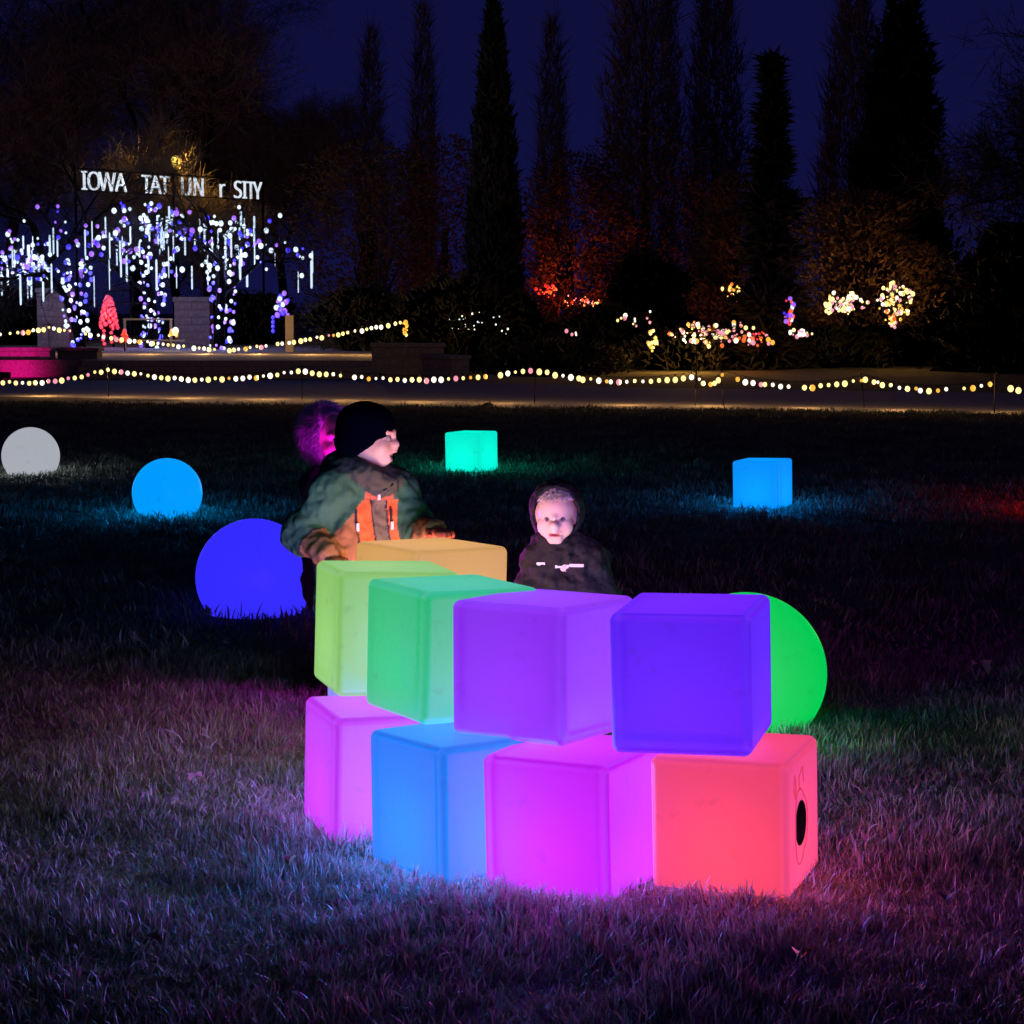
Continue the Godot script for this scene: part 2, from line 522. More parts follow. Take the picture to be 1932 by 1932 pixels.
func build_setting() -> void:
	bulb_mesh = SphereMesh.new()
	bulb_mesh.radius = 1.0
	bulb_mesh.height = 2.0
	bulb_mesh.radial_segments = 10
	bulb_mesh.rings = 6
	var paving := mat(lin(0.40, 0.36, 0.38), 0.85)
	paving.albedo_texture = noise_tex(0.05, 12, Color(0.72, 0.72, 0.74), Color.WHITE)
	paving.uv1_triplanar = true
	paving.uv1_world_triplanar = true
	paving.uv1_scale = Vector3.ONE * 0.4
	struct("path", sheet(PackedVector2Array([Vector2(-40, -36.0), Vector2(-12, -33.6), Vector2(-6, -32.6), Vector2(0, -31.3), Vector2(4, -30.3), Vector2(8, -28.9), Vector2(14, -26), Vector2(40, -12), Vector2(40, -24), Vector2(16, -34), Vector2(8, -37), Vector2(2, -39.5), Vector2(-1.4, -43.4), Vector2(-40, -43.4)]), 0.006), paving)
	# a strip of low ground cover in the bend of the path, left
	var bed := mat(lin(0.03, 0.03, 0.025), 1.0)
	struct("planting_bed", sheet(PackedVector2Array([Vector2(-40, -37.6), Vector2(-10, -35.6), Vector2(-7.4, -34.9), Vector2(-5.1, -33.9), Vector2(-6.0, -33.4), Vector2(-8, -33.5), Vector2(-40, -36.1)]), 0.012), bed)
	# terrace with three steps
	var stone := mat(lin(0.34, 0.30, 0.26), 0.85)
	stone.albedo_texture = noise_tex(0.04, 14, Color(0.7, 0.7, 0.7), Color.WHITE)
	stone.uv1_triplanar = true
	stone.uv1_world_triplanar = true
	stone.uv1_scale = Vector3.ONE * 0.6
	var st := begin()
	box(st, Transform3D(Basis(), Vector3(-21.4, 0.16, -65.4)), Vector3(37, 0.4, 40))
	struct("terrace", st.commit(), stone)
	for i in 3:
		var h := 0.12 * (3 - i)
		st = begin()
		box(st, Transform3D(Basis(), Vector3(-5.8, h * 0.5 - 0.02, -45.2 + 0.4 * i)), Vector3(6.2, h + 0.04, 0.4))
		struct("step", st.commit(), stone)
	# walls at both ends of the steps
	block_wall("stone_wall", Transform3D(Basis(Vector3.UP, 0.06), Vector3(-2.15, 0, -44.9)), Vector3(1.5, 0.64, 0.5), lin(0.42, 0.34, 0.25), "low tan stone wall with a coping at the right end of the terrace steps", "wall")
	block_wall("stone_wall", Transform3D(Basis(Vector3.UP, -1.1), Vector3(-1.35, 0, -44.1)), Vector3(1.4, 0.42, 0.4), lin(0.36, 0.31, 0.27), "lower stone wing wall stepping down from the tan wall towards the path", "wall")
	block_wall("stone_wall", Transform3D(Basis(Vector3.UP, 0.0), Vector3(-12.2, 0, -46.0)), Vector3(5.0, 0.54, 0.6), lin(0.5, 0.45, 0.42), "low stone wall at the left edge lit bright pink from below", "wall")
	block_wall("stone_wall", Transform3D(Basis(Vector3.UP, 0.0), Vector3(-9.25, 0, -46.6)), Vector3(0.86, 0.52, 0.6), lin(0.22, 0.2, 0.2), "short dark stone pier between the pink-lit wall and the steps", "wall")
	var fl := thing("flood_light", Vector3(-10.3, 0, -44.2), "small magenta floodlight on the ground before the pink-lit wall", "floodlight")
	part(fl, "housing", rounded_box(Vector3(0.12, 0.07, 0.06), 0.015, 2), mat(lin(0.02, 0.02, 0.02), 0.5), Transform3D(Basis(), Vector3(0, 0.08, 0.07)))
	part(fl, "lamp_glass", rounded_box(Vector3(0.1, 0.05, 0.01), 0.008, 2), glow(Color(1.0, 0.1, 0.75), 1.0), Transform3D(Basis(), Vector3(0, 0.08, -0.01)))
	var sp := SpotLight3D.new()
	sp.name = "lamp"
	sp.position = Vector3(0, 0.09, -0.03)
	sp.rotation_degrees = Vector3(4, 12, 0)
	sp.light_color = Color(1.0, 0.05, 0.62)
	sp.light_energy = 3.2
	sp.light_size = 0.05
	sp.spot_angle = 55
	sp.spot_range = 30
	sp.shadow_enabled = true
	fl.add_child(sp)
	var mound := crown_mesh(77, 900, 0.32, 0.0, func(f: float) -> float: return 0.85 * sqrt(maxf(0.0, 1.0 - f * f)), Vector2(0.12, 0.06), 0.6, Color(0.03, 0.035, 0.02), Color(0.06, 0.05, 0.03))
	leafy("low_shrub", Vector3(-11.6, 0, -45.2), 0.02, mound, 0.0, 0.3, "low rounded dark shrub before the pink-lit wall", "shrub")

	# ------------------------------------------------ string lights on stakes
	festoon([spot(-60, 703, 36.0), spot(205, 688, 35.2), spot(570, 690, 34.0), spot(1008, 688, 32.6)], 0.15, 0.085, "warm bulb string along the path, left half, from the pink wall to the middle stake", 0.036, 0.32)
	festoon([spot(1010, 688, 32.6), spot(1312, 700, 32.0), spot(1362, 699, 31.8), spot(1632, 706, 30.8), spot(1876, 712, 30.0), spot(2060, 708, 29.0)], 0.13, 0.078, "warm bulb string along the path, right half, from the middle stake to the right edge", 0.036, 0.32)
	festoon([spot(-50, 626, 51.0), spot(95, 612, 51.0), spot(430, 655, 51.5), spot(765, 600, 50.0)], 0.05, 0.105, "warm bulb string farther back along the terrace edge", 0.047, 1.0)
	for s in [[205, 35.2, 0.0, "thin stake under the left peak of the front bulb string"], [570, 34.0, 0.0, "thin stake in front of the terrace steps holding the front bulb string"], [1008, 32.6, 0.02, "thin stake in the middle where the two halves of the front string meet"], [1632, 30.8, -0.07, "leaning thin stake right of the middle holding the front bulb string"], [1876, 30.0, 0.0, "thin upright stake nearest the right edge holding the front bulb string"]]:
		var b := spot(s[0], 700, s[1])
		stake(Vector3(b.x, 0, b.z), 0.54, s[2], s[3])
	var b1 := spot(1312, 700, 32.0)
	stake(Vector3(b1.x, 0, b1.z), 0.86, 0.015, "tallest pale stake standing up well above the front bulb string")
	var b2 := spot(1366, 700, 31.8)
	stake(Vector3(b2.x, 0, b2.z), 0.56, -0.06, "leaning stake just right of the tallest pale stake")
	var b3 := spot(765, 600, 50.0)
	stake(Vector3(b3.x, 0.36, b3.z), 0.9, 0.0, "dark post at the right end of the terrace bulb string above the tan wall")
	var b4 := spot(95, 612, 51.0)
	stake(Vector3(b4.x, 0.36, b4.z), 0.72, 0.0, "dark post under the left peak of the terrace bulb string")

	# ------------------------------------------------ blue and white lit trees on the terrace
	var tube_mesh := CapsuleMesh.new()
	tube_mesh.radius = 0.5
	tube_mesh.height = 6.0
	tube_mesh.radial_segments = 8
	tube_mesh.rings = 3
	var tube_mat := glow(Color(0.82, 0.93, 1.0), 0.95)
	var lit := [[158.0, 58.0, 0.13, 3, "left", -0.25], [286.0, 59.0, 0.16, 5, "middle", 0.1], [416.0, 57.0, 0.17, 8, "right", 0.12]]
	for l in lit:
		var b := spot(l[0], 650, l[1])
		b.y = 0.36
		var side: String = l[4]
		bare_tree("lit_tree", b, 5.6, l[2], 5, l[3], lin(0.16, 0.14, 0.13), "bare tree with blue and white bulbs, %s of the three on the terrace" % side, Vector3(l[5], 0, 0), 0.62, 0.25, 0)
		var t := thing("tree_lights", b, "blue and white bulbs wound round the trunk of the %s lit tree" % side, "fairy lights")
		var n := 72
		for i in n:
			var f := float(i) / n
			var a := f * TAU * 9.5 + rng.randf_range(0, 2.5)
			var sway: float = sin(f * 3.0) * (l[5] as float) * 0.8
			bulb(t, Vector3(sway + cos(a) * (0.26 + 0.12 * f), 0.05 + f * 2.3 + rng.randf_range(-0.06, 0.06), sin(a) * 0.26), rng.randf_range(0.03, 0.062), ["cold", "cold", "blue", "violet", "cold", "blue"][rng.randi() % 6])
			if i % 24 == 12: omni(t, Vector3(sway + 0.0, 0.05 + f * 2.3, 0.4), Color(0.5, 0.55, 1.0), 0.35, 0.05)
		# bulbs and hanging tubes along the branches themselves
		var at := []
		for p: Vector3 in perches:
			if p.y > 1.9 and p.y < 3.75 and absf(p.x) < 3.4: at.append(p)
		var bt := thing("branch_lights", b, "blue and white bulbs strung along the branches of the %s lit tree" % side, "fairy lights", "bulb strands in the lit tree crowns")
		for i in 120:
			var p: Vector3 = at[rng.randi() % at.size()] + Vector3(rng.randf_range(-0.12, 0.12), rng.randf_range(-0.1, 0.05), rng.randf_range(-0.1, 0.2))
			bulb(bt, p, rng.randf_range(0.028, 0.07), ["cold", "cold", "cold", "blue", "violet", "blue"][rng.randi() % 6])
			if i % 40 == 20: omni(bt, p + Vector3(0, 0, 0.3), Color(0.65, 0.7, 1.0), 0.9, 0.05)
		var hooks := []
		for i in 30: hooks.append(at[rng.randi() % at.size()])
		hooks.sort_custom(func(u: Vector3, v: Vector3) -> bool: return u.x < v.x)
		for i in hooks.size():
			var len := rng.randf_range(0.3, 0.85)
			var wide := rng.randf_range(0.024, 0.06)
			var o := part(self, "icicle_light", tube_mesh, tube_mat, Transform3D(Basis().scaled(Vector3(wide, len / 6.0, wide)), b + (hooks[i] as Vector3) + Vector3(0, -len * 0.5, 0.1)))
			tag(o, "%s %s icicle tube, %s from left in the %s lit tree's crown" % ["short" if len < 0.5 else "long", "thin" if wide < 0.038 else "thick", ordinal(i + 1), side], "icicle light", "white icicle tubes hanging in the lit trees")
	# red cone figure, small red cone, railing, posts
	var rc := thing("red_light_tree", spot(208, 640, 60.0) * Vector3(1, 0, 1) + Vector3(0, 0.36, 0), "tall red cone tree made of lights between the left and middle lit trunks", "light figure")
	var cone := begin()
	for k in 6: tube(cone, Vector3(cos(k * TAU / 6) * 0.2, 0.5, sin(k * TAU / 6) * 0.2), Vector3(0, 1.42, 0), 0.012, 0.006, 4, Color.WHITE)
	tube(cone, Vector3(-0.14, 0, 0), Vector3(-0.1, 0.55, 0), 0.03, 0.03, 6)
	tube(cone, Vector3(0.13, 0, 0), Vector3(0.08, 0.55, 0), 0.03, 0.03, 6)
	part(rc, "wire_frame", cone.commit(), mat(lin(0.25, 0.03, 0.03)))
	for i in 60:
		var f := i / 60.0
		var a := i * 2.4
		var r := 0.24 * sqrt(1.0 - f)
		bulb(rc, Vector3(cos(a) * r, 0.55 + f * 0.85, sin(a) * r), 0.055, "red")
	for k in 8: bulb(rc, Vector3([-0.16, 0.12][k % 2] + rng.randf_range(-0.05, 0.05), 0.1 + k * 0.06, 0.05), 0.05, "red")
	omni(rc, Vector3(0, 0.9, 0.3), Color(1, 0.1, 0.08), 0.5, 0.05)
	var rs := thing("red_light_tree", spot(237, 640, 55.0) * Vector3(1, 0, 1) + Vector3(0, 0.36, 0), "small red cone of lights low beside the railing", "light figure")
	for i in 16:
		var f := i / 16.0
		bulb(rs, Vector3(cos(i * 2.4) * 0.12 * (1 - f), 0.22 + f * 0.32, sin(i * 2.4) * 0.12 * (1 - f)), 0.04, "red")
	var cst := begin()
	tube(cst, Vector3.ZERO, Vector3(0, 0.56, 0), 0.02, 0.005, 6)
	part(rs, "wire_frame", cst.commit(), mat(lin(0.25, 0.03, 0.03)))
	var rl := thing("metal_railing", spot(285, 640, 57.0) * Vector3(1, 0, 1) + Vector3(0, 0.36, 0), "grey metal railing round the foot of the middle lit tree", "railing")
	var metal := mat(lin(0.35, 0.35, 0.38), 0.4)
	var bar := begin()
	tube(bar, Vector3(0, 0.25, 0), Vector3(0, 0.78, 0), 0.014, 0.014, 6)
	var bar_mesh := bar.commit()
	for k in 12: part(rl, "bar", bar_mesh, metal, Transform3D(Basis(), Vector3(-0.55 + k * 0.1, 0, 0.3)))
	for y in [0.24, 0.79]:
		var rst := begin()
		box(rst, Transform3D(Basis(), Vector3(0, y, 0.3)), Vector3(1.3 if y > 0.5 else 1.9, 0.045, 0.05))
		part(rl, "rail", rst.commit(), metal)
	for k in [-0.6, 0.6]:
		var rst := begin()
		box(rst, Transform3D(Basis(), Vector3(k, 0.4, 0.3)), Vector3(0.06, 0.8, 0.06))
		part(rl, "post", rst.commit(), metal)
	bulb_cloud("fairy_lights", spot(330, 628, 55.0), Vector3(0.14, 0.1, 0.1), 9, ["warm", "gold", "white"], 0.06, 0.3, Color(1, 0.8, 0.4), "small warm bulb cluster at the right end of the grey railing")
	for q in [[108, 0.9, 1.5, "left"], [368, 1.0, 1.25, "right"]]:
		block_wall("stone_pillar", Transform3D(Basis(), spot(q[0], 640, 61.0) * Vector3(1, 0, 1) + Vector3(0, 0.36, 0)), Vector3(q[1], q[2], 0.7), lin(0.25, 0.22, 0.2), "square stone pillar standing behind the lit trees, %s of the red cone" % q[3], "pillar", 0.14)
	var po := begin()
	box(po, Transform3D(Basis(), Vector3(0, 0.45, 0)), Vector3(0.2, 0.9, 0.2))
	tag(part(self, "grey_post", po.commit(), mat(lin(0.4, 0.38, 0.42), 0.7), Transform3D(Basis(), spot(548, 660, 54.0) * Vector3(1, 0, 1) + Vector3(0, 0.36, 0))), "short square grey post on the terrace right of the lit trees", "post")
	var dt := bulb_cloud("light_figure", spot(531, 575, 58.0), Vector3(0.2, 0.36, 0.1), 20, ["blue", "violet", "blue", "cold"], 0.06, 0.3, Color(0.35, 0.25, 1.0), "tall blue and violet light figure right of the lit trees", "light figure")
	var leg := begin()
	tube(leg, Vector3(-0.2, -0.75, 0), Vector3(-0.12, -0.2, 0), 0.02, 0.02, 5)
	tube(leg, Vector3(0.22, -0.75, 0), Vector3(0.1, -0.2, 0), 0.02, 0.02, 5)
	part(dt, "leg", leg.commit(), metal)
	for i in 8: bulb(dt, Vector3([-0.2, 0.2][i % 2], -0.7 + i * 0.06, 0.02), 0.05, ["blue", "violet"][i % 2])
	bulb_cloud("light_figure", spot(655, 600, 56.0), Vector3(0.13, 0.2, 0.1), 14, ["blue", "violet", "pink", "red"], 0.055, 0.2, Color(0.5, 0.3, 1.0), "small violet and pink light figure left of the tan wall", "light figure")
	bulb_cloud("light_figure", spot(662, 572, 57.0), Vector3(0.14, 0.1, 0.1), 10, ["orange", "pink", "white"], 0.055, 0.2, Color(1, 0.6, 0.4), "pale orange ring of lights above the small violet figure", "light figure")
	bulb_cloud("fairy_lights", spot(722, 585, 56.0), Vector3(0.2, 0.16, 0.2), 16, ["warm", "gold", "pink", "orange"], 0.05, 0.4, Color(1, 0.75, 0.4), "warm bulb cluster above the tan wall at the end of the terrace string")

	# ------------------------------------------------ lit letters on their frame
	var sg := thing("light_sign", Vector3.ZERO, "row of white lighted letters high above the lit trees", "sign")
	var a0 := spot(150, 347, 64.0)
	var a1 := spot(500, 358, 70.0)
	var along := (a1 - a0)
	along.y = 0
	sg.position = Vector3(a0.x, 0, a0.z)
	var face := Basis(along.normalized(), Vector3.UP, along.normalized().cross(Vector3.UP))
	var font := SystemFont.new()
	font.font_names = PackedStringArray(["Droid Sans"])
	font.font_weight = 400
	var letters := {163: "I", 180: "O", 203: "W", 227: "A", 273: "T", 290: "A", 307: "T", 347: "U", 371: "N", 416: "r", 447: "S", 461: "I", 473: "T", 487: "Y"}
	var wl := along.length()
	for x: int in letters:
		var tm := TextMesh.new()
		tm.font = font
		tm.text = letters[x]
		tm.font_size = 64
		tm.pixel_size = 0.0118
		tm.depth = 0.04
		var f := (x - 150.0) / 350.0
		part(sg, "letter", tm, glow(Color(0.9, 0.95, 1.0), 0.9), Transform3D(face, face.x * wl * f + Vector3.UP * 5.15 + face.z * 0.06))
	var fr := begin()
	for y in [4.86, 5.5]: tube(fr, Vector3.UP * y, face.x * wl + Vector3.UP * y, 0.02, 0.02, 5)
	part(sg, "frame", fr.commit(), mat(lin(0.02, 0.02, 0.02), 0.6))
	for k in 3:
		var pst := begin()
		tube(pst, face.x * wl * k * 0.5, face.x * wl * k * 0.5 + Vector3.UP * 5.55, 0.04, 0.035, 6)
		part(sg, "post", pst.commit(), mat(lin(0.02, 0.02, 0.02), 0.6))
	omni(sg, face.x * wl * 0.3 + Vector3.UP * 5.2 + face.z * 0.5, Color(0.9, 0.95, 1.0), 0.6, 0.1)
	# the street lamp behind the letters
	var lb := spot(338, 309, 74.0)
	var lampost := thing("street_lamp", Vector3(lb.x, 0, lb.z), "yellow street lamp shining through the branches above the lighted letters", "street lamp")
	var ls := begin()
	tube(ls, Vector3.ZERO, Vector3(0, lb.y - 0.2, 0), 0.09, 0.06, 8)
	part(lampost, "pole", ls.commit(), mat(lin(0.04, 0.04, 0.04), 0.5))
	part(lampost, "lamp_globe", bulb_mesh, glow(Color(1.0, 0.86, 0.36), 2.2), Transform3D(Basis().scaled(Vector3.ONE * 0.17), Vector3(0, lb.y, 0)))
	part(lampost, "lamp_cap", bulb_mesh, mat(lin(0.03, 0.03, 0.03)), Transform3D(Basis().scaled(Vector3(0.22, 0.06, 0.22)), Vector3(0, lb.y + 0.2, 0)))
	omni(lampost, Vector3(0, lb.y, 0), Color(1.0, 0.78, 0.4), 9.0, 0.18)

	# ------------------------------------------------ lit shrubs at the back right: [x, y, d, half, n, kinds, lamp, colour, label]
	var warm := ["warm", "warm", "gold", "white", "pink"]
	var y_ := Color(1.0, 0.72, 0.32)
	for q in [
		[1590, 572, 51.0, Vector3(0.52, 0.26, 0.3), 44, warm, 1.0, y_, "yellow bulb clump wound in branches, left of the two bright ones at right"],
		[1560, 580, 51.0, Vector3(0.1, 0.16, 0.1), 8, ["warm", "white"], 0.0, y_, "separate little knot of yellow bulbs at the left of the right-hand clumps"],
		[1686, 566, 51.0, Vector3(0.42, 0.4, 0.3), 56, warm, 1.0, y_, "roundest and biggest clump of yellow bulbs at the far right"],
		[1682, 602, 49.0, Vector3(0.17, 0.24, 0.1), 16, ["gold", "warm", "orange", "pink"], 0.3, y_, "tail of golden bulbs hanging below the biggest right-hand clump"],
		[1346, 628, 49.0, Vector3(0.95, 0.28, 0.5), 70, ["warm", "gold", "pink", "white", "orange", "pink"], 3.5, y_, "wide low bank of mixed warm and pink bulbs right of the middle"],
		[1420, 636, 49.0, Vector3(0.45, 0.22, 0.3), 24, ["orange", "pink", "red", "gold"], 0.4, Color(1, 0.45, 0.25), "orange and pink bulbs at the right end of the low bank"],
		[1232, 640, 49.0, Vector3(0.12, 0.26, 0.1), 16, ["gold", "warm"], 0.5, y_, "upright golden clump left of the low bank, lighting a narrow trunk"],
		[1386, 552, 58.0, Vector3(0.34, 0.3, 0.3), 22, ["gold", "warm", "orange"], 1.6, Color(1.0, 0.55, 0.25), "golden and orange bulbs in the branches above the low bank"],
		[1436, 577, 58.0, Vector3(0.08, 0.13, 0.1), 7, ["red", "orange"], 0.0, y_, "tiny red-orange cluster right of the golden branch bulbs"],
		[1488, 590, 49.0, Vector3(0.13, 0.32, 0.1), 16, ["blue", "violet", "red", "orange", "cold"], 0.2, Color(0.7, 0.4, 1.0), "slanting strand of blue, violet and red bulbs before the dark spire tree"],
		[1512, 628, 49.0, Vector3(0.32, 0.08, 0.1), 12, ["warm", "pink", "white"], 0.2, y_, "low row of pale bulbs at the foot of the blue and red strand"],
		[1032, 548, 68.0, Vector3(0.32, 0.24, 0.3), 20, ["red", "red", "orange"], 1.6, Color(1.0, 0.26, 0.1), "red bulbs in the branches just right of the tall black cypress"],
		[1090, 566, 68.0, Vector3(0.5, 0.2, 0.3), 12, ["red", "orange", "pink"], 2.0, Color(1.0, 0.45, 0.22), "loose red and orange bulbs between the red cluster and the dark shrubs"],
		[1118, 573, 68.0, Vector3(0.25, 0.12, 0.2), 9, ["orange", "warm", "pink"], 0.4, Color(1.0, 0.5, 0.2), "pale orange bulbs at the right end of the red strand"],
		[893, 552, 66.0, Vector3(0.1, 0.06, 0.1), 3, ["red", "pink"], 0.0, y_, "pair of red bulbs alone left of the tall black cypress"],
		[1085, 627, 49.0, Vector3(0.3, 0.08, 0.1), 3, ["pink", "white"], 0.0, y_, "few pink and white bulbs low between the cypress and the shrubs"],
		[1190, 598, 49.0, Vector3(0.5, 0.2, 0.4), 8, ["white", "pink", "warm"], 0.0, y_, "scattered pale bulbs in the dark shrubs of the middle"],
		[900, 612, 49.0, Vector3(1.0, 0.28, 0.3), 18, ["cold", "white"], 0.0, y_, "sparse faint white points on the dark bushes under the cypress"],
		[765, 618, 49.5, Vector3(0.07, 0.2, 0.05), 7, ["warm", "gold"], 0.6, y_, "warm bulbs bunched on the dark post above the tan wall"],
	]:
		var small := 0.017 if (q[8] as String).begins_with("sparse") else 0.04
		bulb_cloud("fairy_lights", spot(q[0], q[1], q[2]), q[3], int(q[4] * 1.4), q[5], small, q[6], q[7], q[8])

	# ------------------------------------------------ trees
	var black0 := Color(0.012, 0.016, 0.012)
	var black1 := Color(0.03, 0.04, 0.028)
	var brown0 := Color(0.16, 0.095, 0.085)
	var brown1 := Color(0.30, 0.19, 0.16)
	var cy := func(f: float) -> float: return 0.80 * pow(maxf(0.0, sin(PI * pow(f, 0.62) * 0.97 + 0.03)), 0.8) + 0.02
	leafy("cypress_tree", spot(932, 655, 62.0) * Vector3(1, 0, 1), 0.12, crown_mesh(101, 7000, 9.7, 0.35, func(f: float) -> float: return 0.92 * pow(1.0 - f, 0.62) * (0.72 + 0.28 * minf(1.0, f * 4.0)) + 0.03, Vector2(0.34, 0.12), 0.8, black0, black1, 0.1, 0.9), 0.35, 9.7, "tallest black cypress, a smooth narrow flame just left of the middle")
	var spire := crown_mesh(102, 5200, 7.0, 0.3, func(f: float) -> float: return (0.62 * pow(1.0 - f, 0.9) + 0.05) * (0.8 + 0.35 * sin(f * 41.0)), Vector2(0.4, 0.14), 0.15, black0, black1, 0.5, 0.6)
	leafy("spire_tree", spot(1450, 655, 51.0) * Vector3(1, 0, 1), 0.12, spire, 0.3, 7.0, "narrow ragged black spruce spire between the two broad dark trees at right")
	var poplars := [
		[1215, 80.0, 16.2, 1.75, 0.30, 7000, brown0, brown1, 0.02, "broad bare poplar in the middle right whose top leaves the picture"],
		[1345, 82.0, 15.0, 1.2, 0.3, 5200, brown0, brown1, 0.02, "slimmer bare poplar right beside the broad one"],
		[1600, 78.0, 12.6, 1.35, 0.3, 5000, brown0, brown1, 0.0, "hazy brown tree left of the fat dark evergreen"],
		[1040, 92.0, 12.6, 0.8, 0.3, 2600, brown0, brown1, 0.0, "faint low poplar right of the tall black cypress"],
		[800, 95.0, 13.6, 0.75, 0.3, 2600, brown0, brown1, 0.0, "faint slender poplar left of the tall black cypress"],
		[705, 98.0, 13.0, 0.8, 0.3, 2600, brown0, brown1, 0.0, "faint poplar farthest left of the slender ones"],
	]
	for q in poplars:
		var w: float = q[3]
		var shape := func(f: float) -> float: return w * (0.55 + 0.45 * minf(1.0, f * 3.0)) * pow(1.0 - f, 0.45) + 0.05
		var core: float = q[8]
		leafy("poplar_tree", spot(q[0], 650, q[1]) * Vector3(1, 0, 1), 0.22, crown_mesh(200 + int(q[0]), q[5], q[2], 0.8, shape, Vector2(0.95, 0.05), 0.85, q[6], q[7], 0.3, core), 0.8, q[2], q[9])
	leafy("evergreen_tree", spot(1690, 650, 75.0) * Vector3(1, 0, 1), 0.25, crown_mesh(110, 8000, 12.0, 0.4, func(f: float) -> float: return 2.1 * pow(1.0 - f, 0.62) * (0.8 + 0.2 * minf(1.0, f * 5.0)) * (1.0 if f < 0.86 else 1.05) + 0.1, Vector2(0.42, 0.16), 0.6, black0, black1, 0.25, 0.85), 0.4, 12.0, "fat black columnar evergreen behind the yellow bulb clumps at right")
	# brown-leaved oaks glowing over the bulbs
	for q in [[840, 71.0, 6.0, 2.3, 301, "rust brown leafed tree left of the tall black cypress"], [1075, 70.5, 5.4, 1.8, 302, "rust red leafed tree glowing above the red bulbs"], [1215, 72.0, 6.4, 2.6, 303, "brown leafed tree low in front of the broad poplar"], [1390, 61.0, 4.2, 1.2, 304, "small orange-brown tree over the golden branch bulbs"], [1610, 54.0, 3.3, 2.0, 305, "wide low brown tree over the right-hand yellow bulbs"], [700, 70.0, 5.8, 2.4, 306, "dull brown tree right of the lit trees on the terrace"]]:
		var w: float = q[3]
		leafy("oak_tree", spot(q[0], 650, q[1]) * Vector3(1, 0, 1), 0.18, crown_mesh(q[4], 7500, q[2], 1.0, func(f: float) -> float: return w * sqrt(maxf(0.0, 1.0 - pow(2.0 * f - 0.85, 2.0) * 0.75)) + 0.05, Vector2(0.19, 0.08), 0.3, Color(0.10, 0.055, 0.03), Color(0.2, 0.11, 0.06), 0.45, 0.0), 1.0, q[2], q[5])
	# dark shrubs
	for q in [[690, 56.0, 1.7, 1.6, "dark bush left of the tan wall's post"], [860, 54.0, 2.3, 1.7, "spreading dark juniper under and left of the tall cypress"], [960, 55.0, 1.9, 1.3, "dark bush right under the tall cypress"], [1140, 55.0, 1.5, 1.5, "low dark bush between the cypress and the golden clump"], [1215, 64.0, 3.2, 1.5, "tall dark shrub rising behind the golden clump in the middle"], [1310, 63.5, 2.6, 1.3, "tall dark shrub above the low bank of bulbs"], [1330, 52.0, 0.95, 2.2, "low black hedge before the bank of mixed bulbs"], [1540, 54.0, 1.0, 2.3, "low black hedge before the blue and red strand"], [1625, 56.0, 1.4, 1.5, "rounded black bush under the right-hand yellow bulbs"], [1790, 56.0, 2.5, 2.2, "big black bush right of the yellow bulbs"], [1915, 50.0, 3.6, 2.0, "tallest black bush at the right edge"], [1050, 48.0, 0.7, 1.8, "low dark hedge beyond the middle stake"], [470, 66.0, 1.6, 2.0, "dark hedge behind the right lit trunk"], [60, 66.0, 1.8, 2.6, "dark hedge at the left edge behind the left lit trunk"]]:
		var w: float = q[3]
		var base_y := 0.36 if q[0] < 700 else 0.0
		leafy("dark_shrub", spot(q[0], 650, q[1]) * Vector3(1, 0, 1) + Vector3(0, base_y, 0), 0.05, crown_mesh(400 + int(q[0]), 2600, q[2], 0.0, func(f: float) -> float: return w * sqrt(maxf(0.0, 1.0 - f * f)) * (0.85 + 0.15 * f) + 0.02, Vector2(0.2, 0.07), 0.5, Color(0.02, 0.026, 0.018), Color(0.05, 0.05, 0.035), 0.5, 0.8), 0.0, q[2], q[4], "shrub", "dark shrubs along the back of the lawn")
	bare_tree("bare_tree", spot(330, 650, 73.0) * Vector3(1, 0, 1), 7.6, 0.09, 5, 29, lin(0.3, 0.24, 0.16), "thin bare tree whose twig tips catch the yellow street lamp", Vector3(0.0, 0, 0), 0.55, 0.5, 2)
	# the great bare trees at the left and the one at the right edge
	bare_tree("bare_tree", spot(262, 650, 92.0) * Vector3(1, 0, 1), 20.0, 0.34, 6, 21, lin(0.30, 0.21, 0.22), "great bare tree whose dark trunk rises behind the lighted letters", Vector3(0.02, 0, 0), 0.55, 0.4, 1)
	bare_tree("bare_tree", spot(395, 650, 94.0) * Vector3(1, 0, 1), 16.0, 0.24, 6, 22, lin(0.30, 0.21, 0.20), "bare tree with a thin upright trunk right of the lighted letters' middle", Vector3(0.03, 0, 0), 0.5, 0.5, 1)
	bare_tree("bare_tree", spot(20, 650, 94.0) * Vector3(1, 0, 1), 19.0, 0.3, 6, 23, lin(0.30, 0.21, 0.22), "great bare tree filling the upper left corner", Vector3(-0.05, 0, 0), 0.58, 0.35, 1)
	bare_tree("bare_tree", spot(540, 650, 98.0) * Vector3(1, 0, 1), 12.5, 0.24, 6, 24, lin(0.30, 0.21, 0.18), "bare tree at the right of the lit trees, lower than the great ones", Vector3(0.0, 0, 0), 0.58, 0.4, 1)
	bare_tree("bare_tree", spot(120, 650, 62.0) * Vector3(1, 0, 1) + Vector3(0, 0.36, 0), 8.6, 0.16, 5, 25, lin(0.3, 0.26, 0.26), "pale crooked bare tree left of the lighted letters", Vector3(-0.1, 0, 0), 0.68, 0.1, 0)
	bare_tree("bare_tree", spot(2010, 650, 48.0) * Vector3(1, 0, 1), 9.4, 0.2, 5, 27, lin(0.05, 0.045, 0.045), "dark bare tree reaching in from the right edge", Vector3(-0.05, 0, 0), 0.6, 0.3, 1)

# ---------------------------------------------------------------- children
const SKIN := Color(0.70, 0.47, 0.36)
const LIPS := Color(0.50, 0.18, 0.15)

